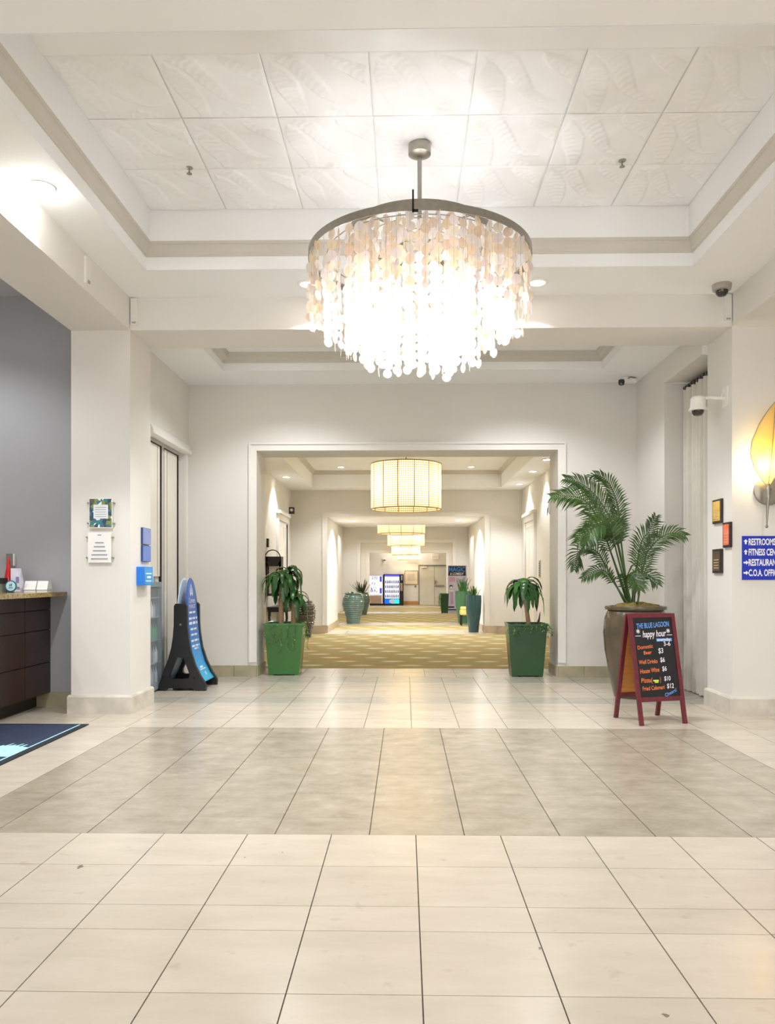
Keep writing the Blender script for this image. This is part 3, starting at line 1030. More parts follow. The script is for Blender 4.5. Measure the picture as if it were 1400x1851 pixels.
# ---- things on the counter
ZCT = 1.238
RED = mat('red_glass', 'D4161B', 0.15, var=0.08, coat=0.4)
r0 = AY(15.5, 1050, 8.1)
rd = thing('red_bottle', 'tall tapered red bottle on the reception counter', 'bottle', (r0.x, 8.1, ZCT))
B().lathe([(0, 0), (0.035, 0), (0.042, 0.02), (0.046, 0.10), (0.04, 0.17), (0.026, 0.24), (0.014, 0.33), (0.011, 0.375), (0, 0.378)], 18).build('bottle_body', RED, rd, True)
B().lathe([(0.047, 0.0), (0.05, 0.0), (0.05, 0.06), (0.047, 0.06)], 18, closed=True).build('sleeve', mat('dark_teal_glass', '1F4A4E', 0.2, var=0.05), rd, True)
r0 = AY(20, 1060, 7.8)
bd = thing('round_badge', 'round pale blue badge sign standing in front of the red bottle', 'sign', (r0.x, 7.8, ZCT))
B().lathe([(0, 0.012), (0.054, 0.012), (0.058, 0.006), (0.058, -0.006), (0, -0.006)], 28, (0, 0, 0.066), ax='y').build('badge_rim', mat('teal_rim', '2A6B78', 0.4), bd, True)
B().lathe([(0, -0.009), (0.048, -0.009), (0.048, -0.006)], 28, (0, 0, 0.066), ax='y').build('badge_face', mat('pale_blue_print', 'BFE6F2', 0.4), bd)
box(-0.02, 0.02, -0.02, 0.03, 0, 0.01).build('foot', BLACK, bd)
NAVY = mat('navy_print', '1B2A57', 0.5)
B().box(-0.012, -0.004, -0.011, -0.009, 0.066, 0.085).box(0.003, 0.011, -0.011, -0.009, 0.066, 0.092).box(-0.02, 0.02, -0.011, -0.009, 0.048, 0.053).build('badge_print', NAVY, bd)
r0 = AY(34.5, 1071, 8.08)
bh = thing('brochure_holder', 'clear holder of lilac brochures between the badge and the white cards', 'brochure holder', (r0.x, 8.08, ZCT))
LILAC = mat('lilac_paper', 'CFCBE6', 0.5, col2='EDEBF5', scale=14)
B().prism([(-.05, .0), (.06, .0), (.045, .02), (-.04, .25), (-.055, .25)], lambda a, c, t: (t, a, c), -.062, .042).build('brochures', LILAC, bh)
B().obox((-0.01, -.0555, .06), (.05, 0, 0), (0, .003, 0), (0, 0, .055)).build('front_pocket', mat('pale_acrylic', 'DDE6EA', 0.1, var=0.0), bh)
B().obox((0.012, -.061, .13), (.016, 0, 0), (0, .002, 0), (0, 0, .03)).obox((0.02, -0.061, .045), (.014, 0, 0), (0, .002, 0), (0, 0, .012)).build('print', mat('violet_print', '8F88BE', 0.5), bh)
for pa, pb, w in ((47, 69, 'beside the lilac brochures'), (70, 90, 'nearest the end of the countertop')):
    c = AY((pa + pb) / 2, 1069, 8.12)
    hw = (pb - pa) / 2 * 8.12 / 1400 - .002
    tb = thing('card_box', 'white sloped card box on the counter, ' + w, 'card box', (c.x, 8.12, ZCT), 0, 'white card boxes on the counter')
    B().prism([(-.06, .025), (.06, .025), (.06, .115), (.0, .118)], lambda a, z, t: (t - (z - .025) * 0.12, a, z), -hw, hw).build('box_top', WHITE, tb)
    box(-hw, hw, -.055, .06, 0, .02).build('box_base', WHITE, tb)
    box(-hw + .002, hw - .002, -.05, .055, .02, .025).build('shadow_gap', mat('blue_grey_card', '8C9BB5', 0.5), tb)
c = AY(4, 1055, 8.0)
ct = thing('card_tray', 'dark tray at the frame edge of the reception counter', 'tray', (c.x - 0.03, 8.0, ZCT))
box(-.09, .06, -.05, .05, 0.09, .15).build('tray_top', BLACK, ct)
box(-.08, .05, -.045, .045, 0, .09).build('tray_body', mat('olive_box', '7C8070', 0.5), ct)
# wall plate
c0, c1 = AY(13, 1001, YG), AY(27, 1023, YG)
wp = thing('wall_plate', 'grey card reader on the grey wall above the counter', 'wall plate', ((c0.x + c1.x) / 2, YG, c1.z))
hh = c0.z - c1.z
box(-.036, .036, -.035, 0, 0, hh).build('housing', mat('grey_green_plastic', '77807A', 0.4), wp)
box(.036, .048, -.03, 0, 0, hh).build('side_plate', WHITE, wp)

# ---- entrance mat
MATN = mat('navy_mat', '2A3550', 0.95, var=0.15, scale=60, bump=0.3, bscale=300)
mt = thing('floor_mat', 'navy floor mat with a pale blue logo in front of the reception counter', 'floor mat', (-3.44, 6.2, 0))
box(-.455, .455, -1.1, 1.06, 0.0, .008).build('rubber_edge', mat('rubber', '1C222B', 0.8), mt)
box(-.40, .40, -1.04, 1.0, .008, .011).build('mat_pile', MATN, mt)
LB = mat('pale_blue_pile', '8FD3E6', 0.95, col2='BFEAF2', scale=30)
box(.385, .40, -1.04, 1.0, .011, .0125).build('piping', LB, mt)
b = B()
random.seed(3)
b.prism([(.39, -.30), (.39, .02), (.22, .10), (.05, .03), (-.12, .0), (-.2, -.3)], lambda a, c, t: (a, c, t), .011, .0122)
for k in range(14):
    x = -.3 + .045 * k; l = .05 + .09 * random.random()
    b.prism([(x, .0), (x + .02, .0), (x + .05, l + .03), (x + .035, l + .03)], lambda a, c, t: (a, c, t), .0112, .0124)
b.build('logo', LB, mt)

# ---- framed notices on the left column
STEEL = NICKEL
for pa, pb, ya, yb, k in ((163, 205, 901, 955, 0), (161, 203, 963, 1017, 1)):
    a, c = AY(pa, ya, YC0), AY(pb, yb, YC0)
    w, h = c.x - a.x, a.z - c.z
    lab = ('notice with a blue and green photo border on clear standoffs, upper on the column', 'white letter notice on clear standoffs, lower on the column')[k]
    t = thing('wall_notice', lab, 'notice', ((a.x + c.x) / 2, YC0, c.z))
    box(-w / 2, w / 2, -.032, -.024, 0, h).build('acrylic_plate', WHITE, t)
    for sx in (-1, 1):
        for z in (h * .16, h * .84):
            B().tube([(sx * (w / 2 + .012), -.035, z), (sx * (w / 2 + .012), 0, z)], .009, 8).build('standoff', STEEL, t, True)
            B().obox((sx * (w / 2 + .004), -.028, z), (.012, 0, 0), (0, .003, 0), (0, 0, .008)).build('clip', STEEL, t)
    INK = mat('grey_ink', '8E96A8', 0.6)
    if k == 0:
        pm = bpy.data.materials.new('photo_border'); pm.use_nodes = True
        N, L = pm.node_tree.nodes, pm.node_tree.links
        tc = N.new('ShaderNodeTexCoord'); vo = N.new('ShaderNodeTexVoronoi'); vo.inputs['Scale'].default_value = 26
        L.new(tc.outputs['Object'], vo.inputs['Vector'])
        rp = N.new('ShaderNodeValToRGB'); e = rp.color_ramp.elements
        sp = N.new('ShaderNodeSeparateColor'); L.new(vo.outputs['Color'], sp.inputs[0]); L.new(sp.outputs[0], rp.inputs[0])
        rp.color_ramp.interpolation = 'CONSTANT'
        e[0].color = lin('2F4A63'); e[1].position = .8; e[1].color = lin('7E8F4A')
        e.new(.2).color = lin('4F6A80'); e.new(.38).color = lin('DCE6EA'); e.new(.6).color = lin('2D7F7C'); e.new(.7).color = lin('5A5A48')
        L.new(rp.outputs[0], N['Principled BSDF'].inputs['Base Color'])
        box(-w / 2 + .006, w / 2 - .006, -.0335, -.032, .008, h - .008).build('photo_print', pm, t)
        box(-w * .3, w * .32, -.035, -.0335, h * .32, h * .78).build('text_panel', mat('pale_panel', 'E6E8EA', 0.5), t)
        b = B()
        for q in range(5):
            b.box(-w * .24, w * .25, -.036, -.035, h * (.38 + .075 * q), h * (.395 + .075 * q))
        b.build('text_line', INK, t)
    else:
        b = B()
        for q, l in enumerate((.36, .34, .28, .24, .18)):
            z = h * (.1 + .135 * q)
            n = int(10 * l / .2)
            for i in range(n):
                x0 = -w * l + 2 * w * l * i / n
                b.box(x0, x0 + 2 * w * l / n * .78, -.0335, -.032, z, z + h * .045)
        b.box(-w * .08, w * .08, -.0335, -.032, h * .9, h * .93)
        b.build('text_line', INK, t)

# ---- blue plaques and blue box on the side of the left column
BLUE = mat('slate_blue', '6E86C8', 0.35, col2='8C9AD0', scale=3)
BLUE2 = mat('mid_blue', '5C82CC', 0.35, var=0.04)
BLUED = mat('blue_edge', '2E4470', 0.4)
for z0, z1, m, w in ((1.748, 1.925, BLUE, 'upper of two on the column side'), (1.565, 1.736, BLUE2, 'lower of two on the column side')):
    t = thing('blue_plaque', 'plain slate blue plaque, ' + w, 'plaque', (XL, 8.31, z0), 0, 'blue plaques on the column side')
    box(0.0, .02, -.125, .13, 0, z1 - z0).build('plaque_edge', BLUED, t)
    box(.02, .024, -.118, .13, .004, z1 - z0 - .004).build('plaque_face', m, t)
t = thing('blue_holder', 'bright blue sanitizer card box on the side of the column', 'wall box', (XL, 8.05, 1.31))
BBLUE = mat('bright_blue', '1577D8', 0.35, var=0.03)
box(0, .078, 0, .29, 0, .195).build('box_body', BBLUE, t)
CARDW = mat('white_ink', 'E8F2FA', 0.5)
CYANP = mat('cyan_print', '3E9FE4', 0.4)
box(.078, .0795, .02, .285, .008, .187).build('front_panel', CYANP, t)
B().box(.0795, .081, .06, .24, .118, .13).box(.0795, .081, .10, .22, .075, .098).box(.0795, .081, .06, .24, .04, .05).build('print', CARDW, t)
box(.06, .082, .291, .297, 0.03, .2).build('card', WHITE, t)

# ---- drinks cooler in the niche
cl = thing('drinks_cooler', 'low glass-fronted drinks cooler tucked behind the column', 'cooler', (B2L, 9.235, 0))
CLM = mat('cooler_grey', '8E98A0', 0.4, var=0.03)
CLD = mat('cooler_inside', '4A535C', 0.5)
box(-.48, -.02, -.40, .40, 0, 1.34).build('cabinet', CLD, cl)
B().box(-.02, .02, -.40, -.36, 0.02, 1.34).box(-.02, .02, .355, .40, 0.02, 1.34).box(-.02, .02, -.36, .355, 1.28, 1.34).box(-.02, .02, -.36, .355, .02, .1).build('door_frame', CLM, cl)
for zs_ in (.34, .62, .9, 1.14):
    box(-.02, .008, -.36, .355, zs_, zs_ + .012).build('shelf', CLM, cl)
random.seed(11)
bc = [mat('bottle_white', 'D5DEE0', .3), mat('bottle_green', '4F9A76', .3), mat('bottle_blue', '7A8FA0', .3), mat('bottle_clear', 'AEB9BE', .2)]
for zi, zs_ in enumerate((.1, .352, .632, .912)):
    for k in range(8):
        y = -.31 + .085 * k
        m = bc[1] if zi == 2 else bc[(k + zi) % 4 if (k + zi) % 4 != 1 else 3]
        B().lathe([(0, 0), (.026, 0), (.028, .02), (.028, .12), (.012, .17), (.012, .19), (0, .19)], 8, (-.008 - .02, y, zs_)).build('bottle', m, cl, True)
PANE = mat('thin_pane', 'DDE8EA', 0.04, var=0.0, alpha=0.14)
box(.012, .016, -.36, .355, .1, 1.28).build('glass_door', PANE, cl)

# ---- blue sandwich sign with black sides
SGX, SGY = -2.768, 9.50
sg = thing('sandwich_sign', 'curved blue sandwich board sign held between black A-shaped sides', 'sandwich sign', (SGX, SGY, 0))
K = 9.5 / 1400


def pxs(pts):
    return [((x - 321) * K, (1248 - y) * K) for x, y in pts]


outer = pxs([(310, 1094), (313, 1090), (330, 1090), (333.5, 1094), (334, 1130), (336, 1150), (340, 1175), (348, 1200), (358, 1221), (366, 1233), (368, 1238), (368, 1248),
             (350, 1248), (344, 1243), (300, 1243), (294, 1248), (283, 1248), (283, 1238), (286, 1228), (291, 1212), (299, 1192), (305, 1170), (308, 1150), (309.5, 1130)])
hole = pxs([(315, 1188), (327, 1188), (339, 1219), (337, 1225), (330, 1227), (306, 1227), (302, 1224), (302, 1218)])


def plate_with_hole(outer, hole, y0, y1):
    bm = bmesh.new()
    loops = []
    for poly in (outer, hole):
        vs = [bm.verts.new((a, y0, c)) for a, c in poly]
        es = [bm.edges.new((vs[i], vs[(i + 1) % len(vs)])) for i in range(len(vs))]
        loops += es
    r = bmesh.ops.triangle_fill(bm, use_beauty=True, use_dissolve=False, edges=loops)
    fs = [g for g in r['geom'] if isinstance(g, bmesh.types.BMFace)]
    ex = bmesh.ops.extrude_face_region(bm, geom=fs)
    for v in [g for g in ex['geom'] if isinstance(g, bmesh.types.BMVert)]:
        v.co.y = y1
    bmesh.ops.recalc_face_normals(bm, faces=bm.faces)
    me = bpy.data.meshes.new('side_panel')
    bm.to_mesh(me); bm.free()
    me.materials.append(BLACK)
    return me


pm_ = plate_with_hole(outer, hole, -.03, .03)
for y in (0.0, .56):
    sp_ = link('side_panel', pm_, sg, (0, y, 0))
    for x, z in pxs([(322, 1128), (290, 1224), (347, 1224)]):
        B().lathe([(0, -.036), (.012, -.036), (.016, -.03), (.016, -.028)], 10, (x, 0, z), ax='y').build('bolt', NICKEL if z > .6 else DARKM, sp_)
gm = bpy.data.materials.new('blue_gradient_print'); gm.use_nodes = True
N, L = gm.node_tree.nodes, gm.node_tree.links
tc = N.new('ShaderNodeTexCoord'); sx_ = N.new('ShaderNodeSeparateXYZ'); L.new(tc.outputs['Object'], sx_.inputs[0])
rp = N.new('ShaderNodeValToRGB'); e = rp.color_ramp.elements
e[0].position = 0.05; e[0].color = lin('22B4DC'); e[1].position = 1.0; e[1].color = lin('2F5FB8')
e.new(.35).color = lin('1E98DA'); e.new(.7).color = lin('1668BE')
L.new(sx_.outputs['Z'], rp.inputs[0]); L.new(rp.outputs[0], N['Principled BSDF'].inputs['Base Color'])
N['Principled BSDF'].inputs['Roughness'].default_value = 0.3
path = [(.285, .10), (.235, .17), (.17, .30), (.125, .45), (.10, .60), (.08, .8), (.066, 1.0), (.052, 1.2), (.042, 1.39)]


def psample(t):
    t = max(0, min(1, t)) * (len(path) - 1)
    i = min(int(t), len(path) - 2)
    f = t - i
    return (path[i][0] + (path[i + 1][0] - path[i][0]) * f, path[i][1] + (path[i + 1][1] - path[i][1]) * f)


def zt_of(z):
    lo, hi = 0, 1
    for _ in range(30):
        m_ = (lo + hi) / 2
        if psample(m_)[1] < z: lo = m_
        else: hi = m_
    return lo


def sheetpt(sgn):
    def f(u, v):
        x, z = psample(v)
        hw = .25
        if z > 1.0:
            hw = .25 * math.sqrt(max(0.0004, 1 - ((z - 1.0) / .392) ** 2))
        return (sgn * x * (1 if sgn > 0 else .8), .28 + (u - .5) * 2 * hw, z)
    return f


for sgn, m, nm in ((1, gm, 'front_sheet'), (-1, mat('pale_sheet', 'CFE4F2', 0.35, var=0.03), 'back_sheet')):
    o = B().grid(sheetpt(sgn), 8, 40).build(nm, m, sg, True)
    sd = o.modifiers.new('s', 'SOLIDIFY'); sd.thickness = .006; sd.offset = 0


def onsheet(z):
    t = zt_of(z)
    a, c = psample(t - .01), psample(t + .01)
    x, zz = psample(t)
    up = Vector((c[0] - a[0], 0, c[1] - a[1])).normalized()
    return Vector((x + .004, .28, zz)), up


INKW = mat('sign_white', 'E4F0FA', 0.4)
for body, z, w, h in (('Convene', 1.075, .26, .065), ('MARKET', 1.005, .28, .05)):
    og, up = onsheet(z)
    text(body, sg, INKW, og, (0, 1, 0), up, width=w, height=h)
for z, l, hgt in ((.955, .15, .012), (.88, .19, .013), (.82, .19, .016), (.745, .15, .012), (.675, .15, .012), (.60, .17, .012), (.535, .17, .012), (.50, .09, .011)):
    og, up = onsheet(z)
    b = B()
    n = int(l * 2 / .03)
    for i in range(n):
        if (i * 7) % 5 == 3: continue
        b.obox(og + Vector((0, -l + 2 * l * (i + .5) / n, 0)), (0, l / n * .8, 0), up * hgt, Vector((.001, 0, 0)))
    b.build('text_line', INKW, sg)
# emblem: ring house shape at the top, small logo low down
og, up = onsheet(1.17)
b = B()
for y0, z0, y1, z1 in ((0, .14, -.05, .07), (0, .14, .05, .07), (-.05, .07, -.05, .0), (.05, .07, .05, .0), (-.05, 0, 0, .035), (.05, 0, 0, .035), (0, .02, 0, .09)):
    b.obox(og + Vector((0, (y0 + y1) / 2, 0)) + up * ((z0 + z1) / 2), Vector((0, (y1 - y0) / 2, 0)) + up * ((z1 - z0) / 2), Vector((.001, 0, 0)), (Vector((0, 1, 0)) if abs(y1 - y0) < .02 else up) * .012)
b.build('emblem', INKW, sg)
og, up = onsheet(.24)
B().obox(og, Vector((0, .12, 0)), up * .006, Vector((.001, 0, 0))).obox(og + up * .03 + Vector((0, -.02, 0)), Vector((0, .06, 0)), up * .012, Vector((.001, 0, 0))).obox(og - up * .09 + Vector((0, .03, 0)), Vector((0, .02, 0)), up * .05, Vector((.001, 0, 0))).build('low_logo', INKW, sg)
box(-.1, .1, .03, .53, .05, .09).build('ballast', BLACK, sg)

# ---- chalkboard A-frame
ab = thing('chalkboard_sign', 'dark red A-frame chalkboard with a happy hour menu in front of the palm', 'chalkboard', (2.378, 7.585, 0), R(16))
MAHO = mat('mahogany', '6E2630', 0.4, var=0.15, scale=10, stretch=(6, 6, 1))
BOARD = mat('chalkboard_black', '191A1D', 0.55, var=0.1, scale=4)
PLY = mat('plywood', 'C58A45', 0.55, var=0.1, scale=5, stretch=(1, 1, 8))
HZ, SPR, TOPY = 1.04, .225, .018
LEN = math.hypot(HZ, SPR - TOPY)


def leaf_board(sgn, front):
    up = Vector((0, -sgn * (TOPY - SPR) / LEN, HZ / LEN))  # from foot to top
    up = Vector((0, (-sgn) * -(SPR - TOPY) * -1 / LEN, HZ / LEN)) if False else Vector((0, sgn * -(SPR - TOPY) / LEN, HZ / LEN))
    foot = Vector((0, sgn * SPR, 0))
    nrm = Vector((0, sgn * HZ / LEN, (SPR - TOPY) / LEN))

    def P(s, t, n=0.0):
        return foot + Vector((s, 0, 0)) + up * t + nrm * n

    root = None
    for sx in (-1, 1):
        B().obox(P(sx * .234, LEN / 2), (.02, 0, 0), up * (LEN / 2), nrm * .012).build('leg', MAHO if not (front and sx == 1) else MAHO, ab)
    B().obox(P(0, LEN - .02), (.214, 0, 0), up * .02, nrm * .012).build('top_rail', MAHO, ab)
    B().obox(P(0, .24), (.214, 0, 0), up * .022, nrm * .012).build('bottom_rail', MAHO, ab)
    B().obox(P(0, (.262 + LEN - .04) / 2), (.214, 0, 0), up * ((LEN - .04 - .262) / 2), nrm * .004).build('board_panel', BOARD, ab)
    B().obox(P(0, (.262 + LEN - .04) / 2, -.0055), (.214, 0, 0), up * ((LEN - .04 - .262) / 2), nrm * .0012).build('board_backing', PLY, ab)
    return P, up


P, up = leaf_board(-1, True)
leaf_board(1, False)
B().tube([(-.2, 0, HZ - .01), (.2, 0, HZ - .01)], .012, 8).build('hinge', MAHO, ab)
CB = mat('chalk_blue', '6FA8F0', 0.8); CW = mat('chalk_white', 'F1EEF4', 0.8); CO = mat('chalk_orange', 'F0824A', 0.8); CG = mat('chalk_green', 'D6F05A', 0.8)
for body, m, s, t, w, h, sh, rot, al in (
        ('THE BLUE LAGOON', CB, .005, .925, .36, .05, .15, 3, 'C'), ('happy hour', CW, .01, .835, .26, .062, .25, 2, 'C'),
        ('everyday', CW, .11, .793, .15, .028, .2, 2, 'C'), ('3-6', CW, .135, .745, .075, .04, 0, 0, 'C'),
        ('Domestic', CO, -.19, .715, .17, .036, .1, 5, 'L'), ('Beer', CO, -.13, .665, .09, .034, .1, 4, 'L'), ('$3', CW, .03, .675, .055, .05, .1, 0, 'L'),
        ('Well Drinks', CO, -.19, .575, .2, .038, .15, 2, 'L'), ('$6', CW, .04, .59, .05, .045, .1, 0, 'L'),
        ('House Wine', CO, -.19, .485, .21, .042, .15, 4, 'L'), ('$6', CW, .05, .505, .05, .045, .1, 0, 'L'),
        ('Pizza(', CO, -.19, .40, .125, .042, .1, 1, 'L'), (')', CO, .01, .405, .012, .045, .1, 0, 'L'), ('$10', CW, .06, .412, .07, .042, .1, 0, 'L'),
        ('Fried Calamari', CO, -.185, .325, .24, .038, .1, 2, 'L'), ('$12', CW, .08, .34, .075, .044, .1, 0, 'L'),
        ('Cheers!', CB, .12, .283, .14, .032, .1, 22, 'C')):
    c_, s_ = math.cos(R(rot)), math.sin(R(rot))
    rt = Vector((c_, 0, 0)) + up * s_
    u2 = up * c_ - Vector((s_, 0, 0))
    text(body, ab, m, P(s, t, .0045), rt, u2, width=w, height=h, shear=sh, bold=0.015, align=al)
B().obox(P(.11, .803, .0046), (.085, 0, 0), up * .014, Vector((0, -.0005, 0))).build('chalk_underline', CB, ab)
B().obox(P(-.03, .415, .0046), (.03, 0, 0), up * .007, Vector((0, -.0005, 0))).obox(P(-.025, .4, .0046), (.02, 0, 0), up * .006, Vector((0, -.0005, 0))).build('chalk_scribble', CG, ab)
b = B()
for sx in (-.165, .165):
    for k in range(4):
        a = k * PI / 4
        b.obox(P(sx, .89, .0046), Vector((math.cos(a), 0, 0)) * .022 + up * math.sin(a) * .022, Vector((-math.sin(a), 0, 0)) * .0025 + up * math.cos(a) * .0025, Vector((0, -.0004, 0)))
b.obox(P(-.17, .845, .0046), (.03, 0, 0), up * .003, Vector((0, -.0004, 0))).obox(P(.175, .85, .0046), (.03, 0, 0), up * .003, Vector((0, -.0004, 0)))
b.build('chalk_stars', CW, ab)

# ---- directory sign and plaques on the right column
a = AY(1340, 969, YC0); c = AY(1340, 1048, YC0)
SW = .80
ds = thing('directory_sign', 'bright blue directory sign with white lettering on the column', 'sign', (a.x + SW / 2, YC0, c.z))
SH = a.z - c.z
box(-SW / 2, SW / 2, -.012, 0, 0, SH).build('sign_panel', mat('sign_blue', '1030B8', 0.35, var=0.02), ds)
SWH = mat('sign_letter_white', 'F4F6FA', 0.4)
for k, (body, arrow) in enumerate((('RESTROOMS', 'u'), ('FITNESS CENTER', 'u'), ('RESTAURANT', 'r'), ('C.O.A. OFFICE', 'r'))):
    z = SH * (1 - .205 - .235 * k)
    text(body, ds, SWH, (-SW / 2 + .062, -.0125, z), (1, 0, 0), (0, 0, 1), height=.066, width=(.268, .355, .308, .312)[k], bold=0.03, align='L')
    cx, cz = -SW / 2 + .034, z + .03
    arr = [(0, .028), (.022, .004), (.009, .004), (.009, -.022), (-.009, -.022), (-.009, .004), (-.022, .004)]
    if arrow == 'r':
        arr = [(q, -p) for p, q in arr]
    B().prism(arr, lambda p, q, t: (cx + p, t, cz + q), -.0138, -.012).build('arrow', SWH, ds)
FR_ = mat('dark_frame', '2F211E', 0.4, var=0.08)
for pa, pb, ya, yb, m, lab in ((1286, 1302, 904, 947, mat('gold_foil', 'E8B02E', 0.25, metal=0.4, col2='F6D878', scale=14), 'award plaque with a gold face, top of three on the column side'),
                               (1304.5, 1318, 945, 990, mat('red_print', 'E23A26', 0.3, col2='F09070', scale=9), 'award plaque with a red face, nearest the column corner'),
                               (1286, 1302, 993, 1036, mat('bronze_print', '6E5A42', 0.3, metal=0.3, col2='54442F', scale=12), 'award plaque with a bronze face, lowest of three on the column side')):
    yA, yB = XR * 1400 / (pb - 732), XR * 1400 / (pa - 732)
    zm = (yA + yB) / 2
    z1, z0 = EYE + (1046 - ya) * zm / 1400, EYE + (1046 - yb) * zm / 1400
    t = thing('award_plaque', lab, 'plaque', (XR, zm, z0), 0, 'award plaques on the column side')
    hw = (yB - yA) / 2
    box(-.022, 0, -hw, hw, 0, z1 - z0).build('plaque_board', FR_, t)
    box(-.026, -.022, -hw + .03, hw - .02, .025, z1 - z0 - .02).build('plaque_face', m, t)
    b = B()
    for q in range(4):
        b.box(-.0275, -.026, -hw + .06, hw - .05, .05 + q * .028, .058 + q * .028)
    b.build('engraving', mat('pale_engraving', 'D9B98A', 0.4), t)

# ---- security cameras
def dome_camera(loc, r, label, m1, hang=True):
    t = thing('dome_camera', label, 'security camera', loc)
    B().lathe([(0, 0), (r, 0), (r * 1.02, -r * .12), (r * .95, -r * .6), (r * .72, -r * .68), (0, -r * .68)], 24).build('housing', m1, t, True)
    B().lathe([(r * .68, -r * .66), (r * .64, -r * .95), (r * .45, -r * 1.2), (r * .2, -r * 1.3), (0, -r * 1.32)], 20).build('dome', DOME, t, True)
    return t


c = AY(1304, 519, 7.62)
dome_camera((c.x, 7.62, ZS), .09, 'grey dome camera under the soffit at the corner of the beam', GREYP)
c = AY(1131, 682, 10.55)
dc = thing('bullet_camera', 'small white camera with a cable on the bay ceiling', 'security camera', (c.x, 10.6, ZC2))
B().lathe([(0, 0), (.05, 0), (.05, -.03), (.03, -.045), (0, -.045)], 16).build('mount', WHITE, dc, True)
B().obox((.03, -.02, -.06), (.11, .0, 0), (0, .035, 0), (0, 0, .025)).build('body', WHITE, dc)
B().lathe([(0, -.05), (.035, -.04), (.045, 0), (.04, .03), (0, .04)], 14, (-.06, -.04, -.075)).build('lens_ball', DOME, dc, True)
B().tube([(.0, -.05, -.05), (.06, -.05, -.01), (.14, -.04, -.02)], .004, 5).build('cable', DARKM, dc)
# arm-mounted dome on the side of the right column
ca = thing('arm_camera', 'white dome camera on a wall arm in front of the curtain', 'security camera', (XR, 8.02, 3.23))
B().box(-.012, 0, -.06, .06, -.09, .12).build('wall_plate', WHITE, ca)
B().tube([(-.01, 0, .0), (-.16, .02, .015), (-.27, .04, .0)], .016, 8).build('arm', WHITE, ca, True)
B().tube([(-.01, 0, .09), (-.05, 0, .02)], .006, 6).build('brace', WHITE, ca)
B().lathe([(0, .06), (.06, .055), (.075, .04), (.078, -.05), (.09, -.065), (.09, -.085), (0, -.085)], 22, (-.27, .04, -.03)).build('housing', WHITE, ca, True)
B().lathe([(.062, -.085), (.058, -.11), (.04, -.135), (0, -.145)], 18, (-.27, .04, -.03)).build('dome', DOME, ca, True)
# black camera in the corridor, small white one at the far end
c = AY(522, 924, 19.5)
bc_ = thing('box_camera', 'small black camera at the corridor corner', 'security camera', (-2.895, 19.35, c.z))
box(0, .12, -.07, .07, -.08, .08).build('body', BLACK, bc_)
B().lathe([(0, -.03), (.035, -.028), (.04, 0)], 14, (.06, -.07, 0.01), ax='y').build('lens', mat('lens_white', 'E8E8E8', .2), bc_, True)
c = AY(694, 1012, YE)
fcam = thing('far_camera', 'tiny white camera on the far wall above the vending machines', 'security camera', (c.x, YE, c.z))
box(-.06, .06, -.08, 0, 0, .1).build('body', WHITE, fcam)
box(-.02, .07, -.13, -.08, -.05, .0).build('lens', BLACK, fcam)

# ---- sprinklers on the patterned ceiling
for px, py, w in ((342, 299, 'nearest the reception side'), (1124, 294, 'nearest the directory column')):
    Y = 3.39 * 1400 / (1046 - py)
    c = AY(px, py, Y)
    t = thing('sprinkler', 'small ceiling sprinkler head, ' + w, 'sprinkler', (c.x, Y, ZT), 0, 'ceiling sprinklers')
    B().lathe([(0, 0), (.03, -.002), (.03, -.006), (0, -.008)], 14).build('escutcheon', GREYP, t, True)
    B().tube([(0, 0, 0), (0, 0, -.05)], .006, 6).build('pipe', NICKEL, t)
    B().lathe([(0, -.05), (.022, -.05), (.022, -.053), (0, -.053)], 12).build('deflector', NICKEL, t)

# ---- slim cover strips on the beams
for loc, lab, nx in (((XL, 6.78, 3.97), 'slim white cover strip on the beam above reception', 1), ((XL + .045, YC0, 3.97), 'slim white cover strip at the beam corner above the column by reception', 2),
                     ((XR - .045, YC0, 3.97), 'slim grey cover strip at the beam corner above the directory column', 2)):
    t = thing('cover_strip', lab, 'cover strip', loc, 0, 'cover strips on the beams')
    if nx == 1:
        box(0, .02, -.05, .05, 0, .24).build('strip_body', TRIM, t); box(.02, .028, -.02, .02, .015, .04).build('strip_button', GREYP, t)
    else:
        box(-.035, .035, -.022, 0, 0, .27).build('strip_body', TRIM, t); box(-.02, .02, -.03, -.022, .015, .03).build('strip_button', GREYP, t)

# ---- curtain in the niche
cu = thing('curtain', 'floor-length white pleated curtain on a dark rod in the niche', 'curtain', (3.47, 8.5, 0))
LC = 9.70 - 8.52
FAB = mat('curtain_linen', 'E9E5DC', 0.85, var=0.02, scale=5, trans=0.15, bump=0.1, bscale=120)
b = B().grid(lambda u, v: (.03 * math.sin(u * LC * 2 * PI / .13) * (0.75 + .25 * v) + .012 * math.sin(u * 40 + 2), .02 + u * LC, .015 + 3.70 * v), 120, 8)
fo = b.build('fabric', FAB, cu, True)
B().tube([(0, .01, 3.745), (0, LC + .01, 3.745)], .022, 10).build('rod', DARKM, cu, True)
for k in range(12):
    B().lathe([(.027, -.004), (.034, -.004), (.034, .004), (.027, .004)], 12, (0, .07 + k * .095, 3.735), closed=True, ax='y').build('ring', NICKEL, cu, True)

# ================================================================== PLANTS
LEAF = mat('glossy_leaf', '37682C', 0.25, col2='204620', scale=5, trans=0.12, coat=0.2)
LEAFL = mat('light_leaf', '4E8A3A', 0.35, col2='2F6A2E', scale=5, trans=0.15)
PALMG = mat('palm_leaf', '49662E', 0.4, col2='2B4521', scale=3, trans=0.2)
STEMG = mat('palm_stem', '5A6B35', 0.5, var=0.15)
VINE = mat('vine', '7FA352', 0.5, col2='4E7A35', scale=8, trans=0.2)
BARK = mat('cane_bark', 'A98D6B', 0.8, var=0.15, scale=20, stretch=(1, 1, .2), bump=0.4)


